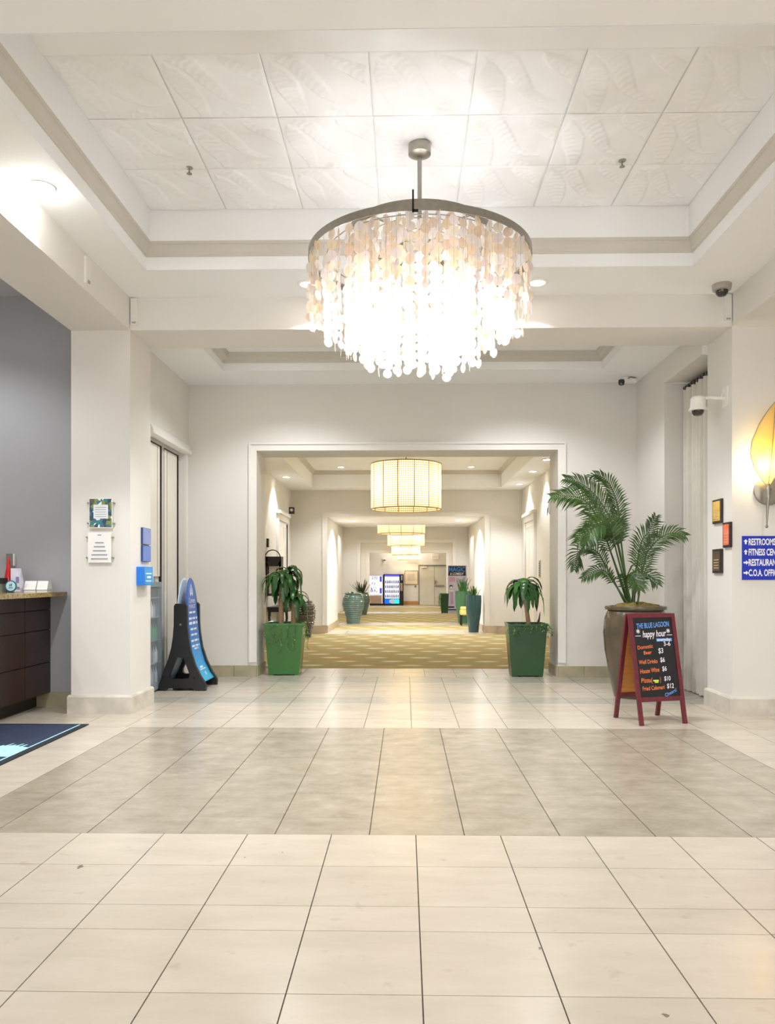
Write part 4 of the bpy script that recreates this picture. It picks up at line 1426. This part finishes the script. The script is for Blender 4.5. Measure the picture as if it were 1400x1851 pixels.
def strap_leaf(b, base, az, L_, lift, droop, w):
    """arching strap leaf: starts upward/outward then hangs"""
    n = 7
    pts = []
    p = Vector(base)
    ang = lift
    for i in range(n + 1):
        pts.append(p.copy())
        d = Vector((math.cos(az) * math.cos(ang), math.sin(az) * math.cos(ang), math.sin(ang)))
        p = p + d * (L_ / n)
        ang -= droop / n * (1.3 if i < 4 else .7)
        ang = max(ang, -R(88))
    side = Vector((-math.sin(az), math.cos(az), 0))
    vs, fs = [], []
    for i, q in enumerate(pts):
        t = i / n
        ww = w * (0.35 + 0.65 * math.sin(PI * min(1, t * 1.15 + .08)) if t < .8 else 0.0)
        if t >= .8: ww = w * 0.72 * (1 - t) / .2
        tg = (pts[min(i + 1, n)] - pts[max(i - 1, 0)]).normalized()
        nr = tg.cross(side).normalized()
        vs += [q - side * ww + nr * ww * -.25, q, q + side * ww + nr * ww * -.25]
    for i in range(n):
        for k in range(2):
            fs.append((i * 3 + k, i * 3 + k + 1, i * 3 + 4 + k, i * 3 + 3 + k))
    b.add(vs, fs)


def vine(b, start, az, out, drop, n=7):
    p = Vector(start)
    pts = [p]
    for i in range(n):
        t = (i + 1) / n
        pts.append(p + Vector((math.cos(az) * out * min(1, t * 1.8), math.sin(az) * out * min(1, t * 1.8), .03 * math.sin(PI * min(1, t * 2)) - drop * t ** 1.6))
                   + Vector((random.gauss(0, .012), random.gauss(0, .012), 0)))
    b.tube(pts, .004, 4)
    for q in pts[1:]:
        for k in range(2):
            a = random.uniform(0, 2 * PI); l = random.uniform(.04, .075)
            d = Vector((math.cos(a) * .8, math.sin(a) * .8, random.uniform(-.9, .2))).normalized()
            s = d.cross(Vector((0, 0, 1))).normalized() * l * .2
            b.add([q, q + d * l * .5 + s, q + d * l, q + d * l * .5 - s], [(0, 1, 2, 3)])


def square_pot(t, wb, wt, h, m, rim=.02):
    b = B()
    lp = []
    for w, z in ((wb, 0.015), (wt, h - .03), (wt + .012, h - .03), (wt + .012, h), (wt - rim, h), (wt - rim, h - .06)):
        lp.append([(-w / 2, -w / 2, z), (w / 2, -w / 2, z), (w / 2, w / 2, z), (-w / 2, w / 2, z)])
    b.loops(lp, True)
    o = b.build('pot', m, t)
    bv = o.modifiers.new('b', 'BEVEL'); bv.width = .008; bv.segments = 2
    for sx in (-1, 1):
        for sy in (-1, 1):
            B().box(sx * wb * .42 - .03, sx * wb * .42 + .03, sy * wb * .42 - .03, sy * wb * .42 + .03, 0, .016).build('foot', m, t)
    box(-wt / 2 + .03, wt / 2 - .03, -wt / 2 + .03, wt / 2 - .03, h - .08, h - .035).build('soil', SOIL, t)


GREENP = mat('green_glaze', '38702F', 0.35, var=0.08, scale=2.5, coat=0.2)
GREEND = mat('deep_green_glaze', '224C26', 0.35, var=0.1, scale=2.5, coat=0.2)


def crown(t, base, n, L0, L1, w, m, seed, tall=.9):
    random.seed(seed)
    for k in range(n):
        az = 2 * PI * (k * 0.381966) + random.uniform(-.3, .3)
        lv = k / n
        b = B()
        strap_leaf(b, Vector(base) + Vector((0, 0, .10 * lv)), az, random.uniform(L0, L1) * (1 - .25 * lv), R(15 + 60 * lv * tall), R(random.uniform(130, 175)), w * random.uniform(.8, 1.15))
        b.build('leaf', m if k % 4 else LEAFL, t, True)


pl = thing('potted_corn_plant', 'two-stemmed corn plant in a bright green square planter by the opening', 'potted plant', (-1.735, 11.22, 0), R(2))
square_pot(pl, .43, .545, .745, GREENP)
B().tube([(-.06, 0, .68), (-.065, .0, 1.0), (-.055, 0, 1.33)], [.04, .037, .033], 10).build('trunk', BARK, pl, True)
B().tube([(.11, 0, .68), (.115, .0, .9), (.115, 0, 1.06)], [.037, .034, .03], 10).build('trunk', BARK, pl, True)
crown(pl, (-.06, 0, 1.33), 26, .46, .62, .06, LEAF, 4, .75)
crown(pl, (.04, .02, 1.42), 12, .38, .5, .055, LEAF, 14, .75)
crown(pl, (.12, 0, 1.06), 16, .4, .52, .058, LEAF, 5, .7)
random.seed(21)
for k in range(9):
    az = R(-90 + 24 * (k - 4.5)) if k < 6 else R(-10 + 20 * (k - 7))
    sx = max(-.25, min(.25, (k - 3) * .07)) if k < 6 else .25
    b = B(); vine(b, (sx, -.25 if k < 6 else (k - 7.5) * .12, .735), az, .06, random.uniform(.18, .42)); b.build('trailing_vine', VINE, pl)
b = B()
for k in range(26):
    a = random.uniform(0, 2 * PI); r_ = random.uniform(.05, .23)
    strap_leaf(b, (r_ * math.cos(a), r_ * math.sin(a), .70), a, random.uniform(.1, .2), R(50), R(110), .008)
tag(b.build('underplanting', VINE, pl), kind='stuff')

pr = thing('potted_corn_plant', 'single-stemmed corn plant in a deep green square planter by the palm side', 'potted plant', (1.722, 11.12, 0), R(-2))
square_pot(pr, .435, .54, .745, GREEND)
B().tube([(.05, 0, .68), (.02, .0, .9), (-.03, 0, 1.2)], [.032, .03, .024], 10).build('trunk', BARK, pr, True)
crown(pr, (-.035, 0, 1.22), 30, .46, .62, .062, LEAF, 8, .75)
random.seed(22)
for k in range(8):
    sx = -.24 + .48 * k / 7
    b = B(); vine(b, (sx, -.25, .735), R(-90 + (k - 3.5) * 14), .05, random.uniform(.06, .2)); b.build('trailing_vine', VINE, pr)
for sx, ln in ((.25, .16), (.25, .12), (.22, .2)):
    b = B(); vine(b, (sx, random.uniform(-.2, .1), .735), R(-20), .09, ln); b.build('trailing_vine', VINE, pr)
DARKL = mat('dark_leaf', '3A2F2A', 0.4, var=.1)
for x, az, l in ((.13, R(20), .2), (.17, R(70), .24)):
    b = B(); strap_leaf(b, (x, -.1, .70), az, l, R(75), R(20), .014); b.build('dark_leaf', DARKL, pr)
b = B()
for k in range(24):
    a = random.uniform(0, 2 * PI); r_ = random.uniform(.05, .23)
    strap_leaf(b, (r_ * math.cos(a), r_ * math.sin(a), .70), a, random.uniform(.1, .18), R(40), R(110), .01)
tag(b.build('underplanting', VINE, pr), kind='stuff')

# ---- palm in the tall jar
PY_ = 9.12
c = AY(1148, 1264, PY_)
pm2 = thing('potted_palm', 'tall feathery palm in a large brown glazed jar behind the chalkboard', 'potted palm', (c.x, PY_, 0))
JAR = mat('brown_glaze', '5E4C39', 0.25, col2='474536', scale=3, coat=0.4)
B().lathe([(0, 0), (.24, 0), (.25, .02), (.30, .25), (.355, .55), (.37, .75), (.355, .92), (.325, 1.0), (.315, 1.015), (.345, 1.02), (.352, 1.04), (.345, 1.06), (.31, 1.06), (.30, 1.0), (0, .99)], 40).build('jar', JAR, pm2, True)
random.seed(5)
b = B()
b.lathe([(0, 1.10), (.1, 1.10), (.2, 1.085), (.27, 1.06), (.29, 1.03)], 26)
for i, v in enumerate(b.v):
    rr = math.hypot(v[0], v[1])
    if rr > .03:
        b.v[i] = (v[0] * (1 + random.gauss(0, .04)), v[1] * (1 + random.gauss(0, .04)), v[2] + random.gauss(0, .018))
mo = b.build('moss', MOSS, pm2, True)
sub = mo.modifiers.new('s', 'SUBSURF'); sub.levels = 1; sub.render_levels = 1


def catmull(P_, n):
    out = []
    for i in range(len(P_) - 1):
        p0 = P_[max(i - 1, 0)]; p1 = P_[i]; p2 = P_[i + 1]; p3 = P_[min(i + 2, len(P_) - 1)]
        for k in range(n):
            t = k / n
            out.append(0.5 * ((2 * p1) + (p2 - p0) * t + (2 * p0 - 5 * p1 + 4 * p2 - p3) * t * t + (3 * p1 - p0 - 3 * p2 + p3) * t ** 3))
    return out + [P_[-1]]


FR = [
    ([(775, 1290), (735, 700), (712, 420), (660, 250), (600, 150), (500, 92), (440, 120)], .45, 0.10, .17),
    ([(790, 1290), (690, 660), (600, 440), (480, 270), (350, 170), (215, 130)], .42, -0.05, .22),
    ([(790, 1290), (640, 820), (530, 520), (400, 340), (250, 295), (80, 300)], .45, -0.25, .22),
    ([(795, 1290), (655, 860), (560, 620), (440, 640), (320, 740)], .5, -0.30, .22),
    ([(760, 1290), (575, 915), (500, 810), (400, 780), (330, 830), (300, 980)], .45, 0.15, .16),
    ([(755, 1290), (665, 1100), (600, 1010), (520, 990), (370, 1070)], .40, -0.15, .12),
    ([(840, 1290), (880, 960), (930, 720), (1000, 620), (1058, 490)], .42, 0.10, .19),
    ([(870, 1290), (960, 890), (1030, 760), (1130, 670), (1230, 640), (1340, 668)], .33, -0.15, .18),
    ([(850, 1290), (880, 1120), (940, 1030), (1020, 1050), (1075, 1120)], .30, -0.20, .17),
    ([(800, 1290), (790, 1110), (800, 1030), (860, 1060), (910, 1170)], .30, -0.35, .17),
    ([(800, 1290), (715, 800), (670, 600), (690, 510), (760, 540)], .6, 0.25, .17),
    ([(795, 1290), (690, 800), (640, 600), (560, 560), (470, 600), (420, 720)], .55, -0.45, .22),
]
for fi, (pp, st, dy, ll) in enumerate(FR):
    random.seed(50 + fi)
    P_ = []
    for i, (x, y) in enumerate(pp):
        t = i / (len(pp) - 1)
        w = AY(980 + x / 5.185, 840 + y / 5.185, PY_ + dy * t ** 1.3)
        P_.append(w - Vector((c.x, PY_, 0)))
    P_[0] = Vector((P_[0].x * .6, random.uniform(-.08, .08), 1.06))
    path_ = catmull(P_, 8)
    n = len(path_)
    b = B()
    b.tube(path_, [.012 - .0095 * i / (n - 1) for i in range(n)], 5)
    cum = [0]
    for i in range(1, n): cum.append(cum[-1] + (path_[i] - path_[i - 1]).length)
    tot = cum[-1]
    s0 = st * tot
    step = .027
    s = s0
    while s < tot:
        i = next(j for j in range(1, n) if cum[j] >= s)
        f = (s - cum[i - 1]) / max(1e-6, cum[i] - cum[i - 1])
        p = path_[i - 1].lerp(path_[i], f)
        tg = (path_[i] - path_[i - 1]).normalized()
        t = (s - s0) / (tot - s0)
        L_ = ll * (0.55 + 0.75 * math.sin(PI * min(1, .15 + t * .8))) * (1 if t < .85 else .75) * random.uniform(.85, 1.1)
        sd = tg.cross(Vector((0, -1, .45))).normalized()
        for sg_ in (-1, 1):
            d = (sd * sg_ * .8 + tg * (.45 + .6 * t) + Vector((0, random.uniform(-.35, .15), .05))).normalized()
            q1 = p + d * L_ * .5
            q2 = p + d * L_ * .95 + Vector((0, 0, -L_ * .22))
            wv = d.cross(Vector((random.uniform(-.3, .3), -1, .3))).normalized() * .0105
            b.add([p - wv * .5, p + wv * .5, q1 + wv, q1 - wv, q2], [(0, 1, 2, 3), (3, 2, 4)])
        s += step
    b.build('frond', PALMG, pm2, False, False)

# ================================================================== THINGS IN THE CORRIDOR
# ---- console table and wall mirror on the left
WOODD = mat('ebony_wood', '1E1715', 0.35, var=0.1)
cs = thing('console_table', 'dark console table with curved legs on the left of the corridor', 'console table', (-2.9, 16.2, 0))
box(.01, .46, -.06, 1.3, .755, .785).build('tabletop', WOODD, cs)
box(.03, .44, -.04, 1.28, .68, .755).build('apron', WOODD, cs)
for x, y in ((.06, 0), (.41, 0), (.06, 1.24), (.41, 1.24)):
    s_ = 1 if x > .2 else -1
    B().tube([(x, y, .72), (x + .01 * s_, y, .55), (x - .02 * s_ if s_ > 0 else x + .02, y, .35), (x - .01 * s_, y, .15), (x + .02, y, .0)], [.032, .028, .022, .017, .02], 8).build('leg', WOODD, cs, True)
mi = thing('wall_lantern', 'dark square wall lantern on a round bracket above the console table', 'wall lantern', (-2.9, 16.2, 1.02))
b = B()
for x in (.02, .30):
    for y in (-.14, .14):
        b.box(x - .02, x + .02, y - .02, y + .02, 0, .82)
for z in (.0, .62):
    b.box(0.0, .32, -.16, .16, z, z + (.05 if z == 0 else .2))
b.build('frame', WOODD, mi)
box(.06, .26, -.1, .1, .05, .62).build('shade', mat('lantern_shade', 'E9E2D4', .6, trans=.3), mi)
B().lathe([(.145, -.012), (.165, -.012), (.165, .012), (.145, .012)], 32, (.15, -.17, .80), closed=True, ax='y').build('round_bracket', WOODD, mi, True)
B().box(.0, .04, -.05, .05, 1.02, 1.2).build('hook_plate', DARKM, mi)

# ---- ribbed jars
def ribbed(prof, amp, pitch):
    out = []
    for (r0, z0), (r1, z1) in zip(prof, prof[1:]):
        n = max(1, int(abs(z1 - z0) / (pitch / 4)))
        for k in range(n):
            t = k / n
            z = z0 + (z1 - z0) * t
            out.append((r0 + (r1 - r0) * t + amp * math.sin(2 * PI * z / pitch) * (1 if r0 > .1 else 0), z))
    return out + [prof[-1]]


RIBD = mat('dark_ribbed_glaze', '3A4244', 0.2, col2='5E4638', scale=4, coat=0.5)
RIBG = mat('sage_ribbed_glaze', '5C736A', 0.25, col2='4A5F58', scale=4, coat=0.5)
c = AY(549, 1100, 18.2)
vs_ = thing('ribbed_jar', 'dark ribbed jar behind the bright green planter', 'jar', (c.x, 18.2, 0))
B().lathe(ribbed([(0, 0), (.16, 0), (.2, .15), (.27, .45), (.285, .6), (.26, .75), (.2, .83), (.19, .86), (.16, .86), (.15, .80), (0, .78)], .008, .055), 32).build('jar_body', RIBD, vs_, True)


def big_jar(px, Y, r, h, label, seed, leafm, ln, wl):
    c = AY(px, 1100, Y)
    t = thing('potted_agave', label, 'potted plant', (c.x, Y, 0))
    k = r / .34
    B().lathe(ribbed([(0, 0), (.19 * k, 0), (.2 * k, .02), (.27 * k, h * .35), (.34 * k, h * .62), (.345 * k, h * .72), (.31 * k, h * .86), (.25 * k, h * .95), (.26 * k, h), (.22 * k, h), (.21 * k, h * .93), (0, h * .9)], .007, .06), 36).build('jar', RIBG, t, True)
    random.seed(seed)
    for q in range(16):
        a = q * 2.4
        b = B()
        strap_leaf(b, (.08 * math.cos(a), .08 * math.sin(a), h * .92), a, ln * random.uniform(.8, 1.2), R(random.uniform(35, 85)), R(wl), .035)
        b.build('leaf', leafm if q % 3 else PALMG, t, True)
    return t


AGAVE = mat('pale_agave', '9DB08A', 0.4, col2='6F8C66', scale=6)
big_jar(638, 23.7, .335, .93, 'sage ribbed jar with a pale drooping agave, nearer of two on the left', 3, AGAVE, .32, 120)
big_jar(653, 29.5, .34, .85, 'sage jar with a dark upright snake plant, farther of two on the left', 6, mat('snake_plant', '35402C', .4, var=.15), .6, 12)

# ---- tall planters on the right
TEAL = mat('teal_glaze', '2F5A5C', 0.3, col2='23464A', scale=5, stretch=(6, 6, 1), coat=0.4)
GRNT = mat('green_tall_glaze', '4F7F5A', 0.35, col2='3E6A4A', scale=4, coat=0.2)
SPIKY = mat('spiky_leaf', '6E8440', 0.45, col2='455A2C', scale=6)


def tall_planter(px, Y, rt, rb, h, m, label, seed, n, ln, ribs=0):
    c = AY(px, 1100, Y)
    t = thing('tall_planter', label, 'potted plant', (c.x, Y, 0), 0, 'tall glazed planters on the right of the corridor')
    prof = [(0, 0), (rb, 0), (rb * 1.08, h * .15), (rt * .96, h * .55), (rt * 1.02, h * .85), (rt, h), (rt - .03, h), (rt - .035, h - .07), (0, h - .07)]
    b = B().lathe(prof, 48 if ribs else 32)
    if ribs:
        b.v = [(x * (1 + .02 * math.cos(ribs * math.atan2(y, x))), y * (1 + .02 * math.cos(ribs * math.atan2(y, x))), z) for x, y, z in b.v]
    b.build('pot', m, t, True)
    random.seed(seed)
    for q in range(n):
        a = q * 2.4; b = B()
        r_ = random.uniform(0, rt * .5)
        strap_leaf(b, (r_ * math.cos(a), r_ * math.sin(a), h - .08), a, ln * random.uniform(.7, 1.2), R(random.uniform(76, 89)), R(random.uniform(5, 45)), .022)
        b.build('leaf', SPIKY if q % 2 else LEAFL, t, False)
    return t


tall_planter(855.5, 19.95, .195, .125, .955, TEAL, 'tall fluted teal planter at the second opening', 31, 26, .31, 24)
tall_planter(836, 23.9, .235, .14, 1.0, GRNT, 'tall green planter behind the teal one', 32, 30, .46)
gp = thing('square_planter', 'small dark green square planter with trailing leaves by the comedy banner', 'potted plant', (AY(803, 1100, 30.9).x, 30.9, 0))
square_pot(gp, .26, .32, .78, GREEND)
random.seed(40)
for k in range(12):
    b = B(); vine(b, (-.15 + random.uniform(-.02, .1), random.uniform(-.16, .1), .78), R(random.uniform(150, 260)), .07, random.uniform(.25, .68), 9); b.build('trailing_vine', LEAFL, gp)
b = B()
for k in range(40):
    a = random.uniform(0, 2 * PI); strap_leaf(b, (random.uniform(-.12, .12), random.uniform(-.12, .12), .74), a, random.uniform(.1, .25), R(60), R(90), .014)
tag(b.build('underplanting', LEAFL, gp), kind='stuff')

# ---- yellow chair
c = AY(839, 1131, 22.75)
yc = thing('slipper_chair', 'yellow upholstered chair with dark legs half hidden behind the teal planter', 'chair', (c.x + .12, 22.95, 0), R(-90))
YEL = mat('yellow_upholstery', 'D9B24A', 0.8, col2='EBD590', scale=10)
o = box(-.24, .24, -.24, .24, .30, .46).build('seat', YEL, yc); bv = o.modifiers.new('b', 'BEVEL'); bv.width = .05; bv.segments = 3
o = box(-.23, .23, .17, .26, .44, .66).build('backrest', YEL, yc); bv = o.modifiers.new('b', 'BEVEL'); bv.width = .04; bv.segments = 3
o = box(-.22, .22, -.22, .12, .45, .55).build('seat_cushion', YEL, yc); bv = o.modifiers.new('b', 'BEVEL'); bv.width = .045; bv.segments = 3
for x in (-.2, .2):
    for y in (-.2, .2):
        B().tube([(x, y, .31), (x * 1.05, y * 1.05, .0)], [.03, .018], 8).build('leg', WOODD, yc, True)

# ---- roll-up banner
c0, c1 = AY(809, 1022, 31.4), AY(843, 1109, 31.4)
bn = thing('comedy_banner', 'roll-up banner advertising a magic and comedy show', 'banner', ((c0.x + c1.x) / 2, 31.4, 0))
bw, bhh = c1.x - c0.x, c0.z
box(-bw / 2, bw / 2, -.08, .08, 0, .08).build('base', mat('silver_base', 'C9CBD2', 0.35, metal=.3), bn)
box(-bw / 2, bw / 2, -.012, -.006, .08, bhh).build('banner_sheet', mat('lilac_banner', 'D9CFE3', 0.6, col2='C7C9E6', scale=3), bn)
box(-.012, .012, .0, .02, .08, bhh).build('pole', NICKEL, bn)
hb0 = bhh - .33 * 1.02
box(-bw / 2 + .02, bw / 2 - .04, -.016, -.012, bhh - .42, bhh - .03).build('black_header', mat('header_black', '14151C', .5), bn)
text('MAGIC', bn, mat('magic_blue', '3F8BEE', .5), (-.01, -.0165, bhh - .25), (1, 0, 0), (0, 0, 1), width=bw - .1, height=.19, bold=0.03)
text('& COMEDY', bn, mat('banner_white', 'EDEBF4', .5), (-.01, -.0165, bhh - .39), (1, 0, 0), (0, 0, 1), width=bw - .2, height=.1, shear=.2, bold=0.02)
PINKP = mat('pink_print', 'C9A2C8', .6)
B().box(-.32, -.08, -.014, -.012, bhh - .66, bhh - .48).box(-.27, -.17, -.014, -.012, .35, .85).build('pink_print', PINKP, bn)
B().prism([(.0, bhh - .5), (.06, bhh - .54), (.2, bhh - .72), (.34, bhh - .62), (.34, bhh - 1.0), (.2, bhh - 1.05), (.12, bhh - .75)], lambda a, z, t: (a, t, z), -.0142, -.012).build('teal_print', mat('teal_print', '6FA6B5', .6), bn)
B().lathe([(0, -.0145), (.07, -.0145), (.07, -.012)], 16, (-.25, 0, bhh - .86), ax='y').build('dark_print', mat('portrait_dark', '2B2630', .6), bn)
B().lathe([(0, -.0155), (.05, -.0155), (.05, -.0145)], 16, (-.245, 0, bhh - .89), ax='y').box(-.33, -.15, -.0145, -.012, bhh - 1.06, bhh - 1.0).build('pale_print', mat('portrait_pale', 'EDE6EA', .6), bn)
B().box(-bw / 2, -.12, -.0145, -.012, .2, .26).box(-bw / 2, .3, -.0145, -.012, .1, .15).build('black_band', mat('header_black', '14151C', .5), bn)

# ---- vending machines on the far wall
YV = YE - .85


def vend(px0, px1, py0, name, label):
    a, c = AY(px0, py0, YV), AY(px1, py0, YV)
    t = thing(name, label, 'vending machine', ((a.x + c.x) / 2, YV, 0), 0, 'vending machines on the far wall')
    return t, (c.x - a.x) / 2, a.z


t, hw, h = vend(692.5, 729, 1038, 'drink_vending_machine', 'black drink vending machine with a glowing white window')
VB = mat('vending_black', '17161C', .35)
box(-hw, hw, 0, .8, 0.03, h).build('cabinet', VB, t)
for x in (-hw + .06, hw - .06):
    for y in (.06, .74):
        box(x - .03, x + .03, y - .03, y + .03, 0, .03).build('foot', VB, t)
gx0, gx1 = -hw + .07, hw - .22
box(gx0, gx1, -.012, 0, .36, h - .12).build('lit_window', emitter('vending_light', 'E2E6FF', 0.5), t)
bcol = [mat('soda_blue', '2A46A8', .3), mat('soda_dark', '2B2228', .3), mat('soda_teal', '3A8FA0', .3), mat('soda_red', 'A8404A', .3)]
for r_ in range(4):
    z = .42 + r_ * .245
    box(gx0, gx1, -.05, -.012, z - .02, z).build('shelf', WHITE, t)
    for k in range(7):
        x = gx0 + .06 + k * (gx1 - gx0 - .12) / 6
        B().lathe([(0, 0), (.03, 0), (.032, .09), (.012, .13), (.012, .16), (0, .16)], 8, (x, -.045, z)).build('bottle', bcol[(k + r_) % 4], t, True)
box(gx0, gx1, -.014, 0, h - .11, h - .03).build('top_sign', emitter('violet_sign', '5A4BC8', .6), t)
box(gx0, gx0 + .33, -.014, 0, .1, .33).build('lower_panel', emitter('blue_panel', '1663D8', .6), t)
box(gx0 + .33, gx1, -.014, 0, .1, .33).build('lower_panel', emitter('cyan_panel', '38CFE8', .55), t)
box(gx0 + .24, gx0 + .52, -.02, -.014, .14, .3).build('delivery_flap', mat('flap_white', 'E8F0F6', .4), t)
B().box(hw - .17, hw - .05, -.012, 0, .75, 1.15).build('keypad', mat('keypad_tan', 'B08A6E', .5), t)
B().box(hw - .12, hw - .06, -.012, 0, 1.3, 1.55).build('coin_slot', mat('slot_grey', 'B8B8C0', .4), t)
t, hw, h = vend(667, 691.5, 1040, 'snack_vending_machine', 'white snack vending machine with a beige lower panel')
VW = mat('vending_white', 'E9E6EC', .35)
box(-hw, hw, 0, .8, .1, h).build('cabinet', VW, t)
box(-hw, hw, .02, .78, 0, .1).build('plinth', VB, t)
box(-hw + .02, hw - .02, -.012, 0, .55, h - .03).build('lit_front', emitter('snack_light', 'F2F0FF', .42), t)
box(-hw + .02, hw - .08, -.014, 0, .12, .5).build('lower_panel', mat('beige_panel', 'B59A80', .5), t)
VIO = emitter('violet_button', '4B45C8', .5)
for z in (.62, 1.22):
    box(hw - .16, hw - .05, -.02, -.012, z, z + .28).build('button_panel', VIO, t)
b = B()
random.seed(9)
for k in range(14):
    x, z = random.uniform(-hw + .06, hw - .3), random.uniform(.65, h - .35)
    b.box(x, x + random.uniform(.01, .08), -.014, -.012, z, z + random.uniform(.01, .12))
b.build('product_print', mat('grey_violet_print', '8480A8', .5), t)
text('270', t, mat('print_green', '3F5240', .5), (-.08, -.013, h - .2), (1, 0, 0), (0, 0, 1), width=.3, height=.14)

# ---- far wall: framed drawing, door, exit sign, outlet
a, c = AY(731, 1031.5, YE), AY(755, 1056.5, YE)
fd = thing('framed_drawing', 'pale framed drawing beside the vending machines', 'picture', ((a.x + c.x) / 2, YE, c.z))
w, h = (c.x - a.x) / 2, a.z - c.z
B().box(-w, w, -.03, 0, 0, .025).box(-w, w, -.03, 0, h - .025, h).box(-w, -w + .025, -.03, 0, .025, h - .025).box(w - .025, w, -.03, 0, .025, h - .025).build('frame', mat('oak_frame', '9A7B5C', .5), fd)
box(-w + .025, w - .025, -.015, 0, .025, h - .025).build('mount', mat('cream_mount', 'F4E4D2', .7), fd)
box(-w * .6, w * .55, -.018, -.015, h * .28, h * .78).build('drawing', mat('pencil_sketch', 'E2D6C8', .7, col2='C9BCB2', scale=9), fd)
a, c = AY(757.5, 1021, YE), AY(806, 1095, YE)
d2 = struct('door_2', box(a.x, c.x + .2, YE - .03, YE, 0, a.z - .05), mat('grey_door', 'D0CFC8', .45, var=.02), 'grey metal double door in the far wall', 'door')
DG = mat('door_grey_dark', '85837C', .4)
B().box(a.x - .05, a.x, YE - .06, YE, 0, a.z).box(a.x, c.x + .2, YE - .06, YE, a.z - .07, a.z).build('door_frame', DG, d2)
mx_ = AY(784.5, 1050, YE).x
box(mx_ - .008, mx_ + .008, YE - .034, YE - .03, 0, a.z - .07).build('meeting_line', DG, d2)
B().box(mx_ + .03, mx_ + .5, YE - .09, YE - .03, .98, 1.05).build('push_bar', NICKEL, d2)
B().box(mx_ + .02, mx_ + .09, YE - .07, YE - .03, 1.1, 1.28).build('door_handle', NICKEL, d2)
B().box(a.x + .1, a.x + .42, YE - .1, YE - .03, a.z - .16, a.z - .09).build('door_closer', WHITE, d2)
a = AY(786, 1007, YE)
ex = thing('exit_sign', 'faint green-lettered exit sign above the far door', 'exit sign', (a.x, YE, a.z - .1))
box(-.18, .18, -.06, 0, 0, .2).build('housing', WHITE, ex)
text('EXIT', ex, mat('exit_green', 'A9CDB2', .5), (0, -.0605, .05), (1, 0, 0), (0, 0, 1), width=.26, height=.1)
a = AY(750.5, 1060, YE)
ot = thing('wall_switch', 'small grey switch below the framed drawing', 'switch', (a.x, YE, a.z - .06))
box(-.05, .05, -.02, 0, 0, .13).build('plate', GREYP, ot)
box(-.015, .015, -.03, -.02, .04, .09).build('rocker', DARKM, ot)

# ---- side doors, plaques in the first corridor bay
def side_door(n, x, y0, y1, s, label):
    """casing and panels on a wall plane x facing s*x"""
    def bx(a, c, d, e, z0, z1):
        return (min(x + s * a, x + s * c), max(x + s * a, x + s * c), d, e, z0, z1)
    d = struct('door_%d' % n, box(*bx(0.002, .03, y0, y1, 0, 2.72)), TRIM, label, 'door')
    ym = (y0 + y1) / 2
    for a, c in ((y0 + .08, ym - .04), (ym + .04, y1 - .08)):
        box(*bx(.03, .036, a, c, .2, 2.6)).build('door_panel', PANEL, d)
    box(*bx(.03, .055, y1 - .07, y1 - .04, .02, 2.68)).build('dark_stile', DARKM if s > 0 else CROWN, d)
    B().box(*bx(0.002, .055, y0 - .14, y0, 0, 2.72)).box(*bx(0.002, .055, y1, y1 + .14, 0, 2.72)).box(*bx(0.002, .06, y0 - .14, y1 + .14, 2.72, 2.86)).box(*bx(0.002, .1, y0 - .2, y1 + .2, 2.86, 2.93)).build('door_casing', TRIM, d)
    return d


side_door(3, -2.90, 17.55, 18.75, 1, 'pale double door on the left wall of the first corridor bay')
side_door(4, 2.94, 17.6, 18.8, -1, 'pale double door on the right wall of the first corridor bay')
c = AY(973, 1034, 16.8)
rp_ = thing('room_plaque', 'narrow dark room name plaque beside the right corridor door', 'plaque', (2.94, 16.95, 1.40))
box(-.02, 0, -.09, .09, 0, .38).build('plaque_body', mat('plaque_grey', 'B8B4AC', .4), rp_)
box(-.024, -.02, -.085, -.05, .02, .36).build('dark_bar', BLACK, rp_)
b = B()
for q in range(6):
    b.box(-.024, -.02, -.03, .06, .05 + .05 * q, .07 + .05 * q)
b.build('text_line', DARKM, rp_)
wl = thing('wall_lettering', 'dark lettering high on the right corridor wall near the opening', 'lettering', (2.94, 15.9, 2.0))
b = B()
for y0, z0, y1, z1 in ((-.25, 1.05, -.15, .8), (-.1, 1.0, -.05, .7), (0.0, .95, .1, .75), (.15, .85, .2, .7), (-.3, .55, -.28, .35), (-.28, .1, -.2, -.02), (-.15, .06, -.1, .0)):
    b.obox((-.004, (y0 + y1) / 2, (z0 + z1) / 2), (0, (y1 - y0) / 2, (z1 - z0) / 2), (.004, 0, 0), (0, .012, .01))
b.build('letter_strokes', mat('lettering_grey', '6E6A66', .5), wl)
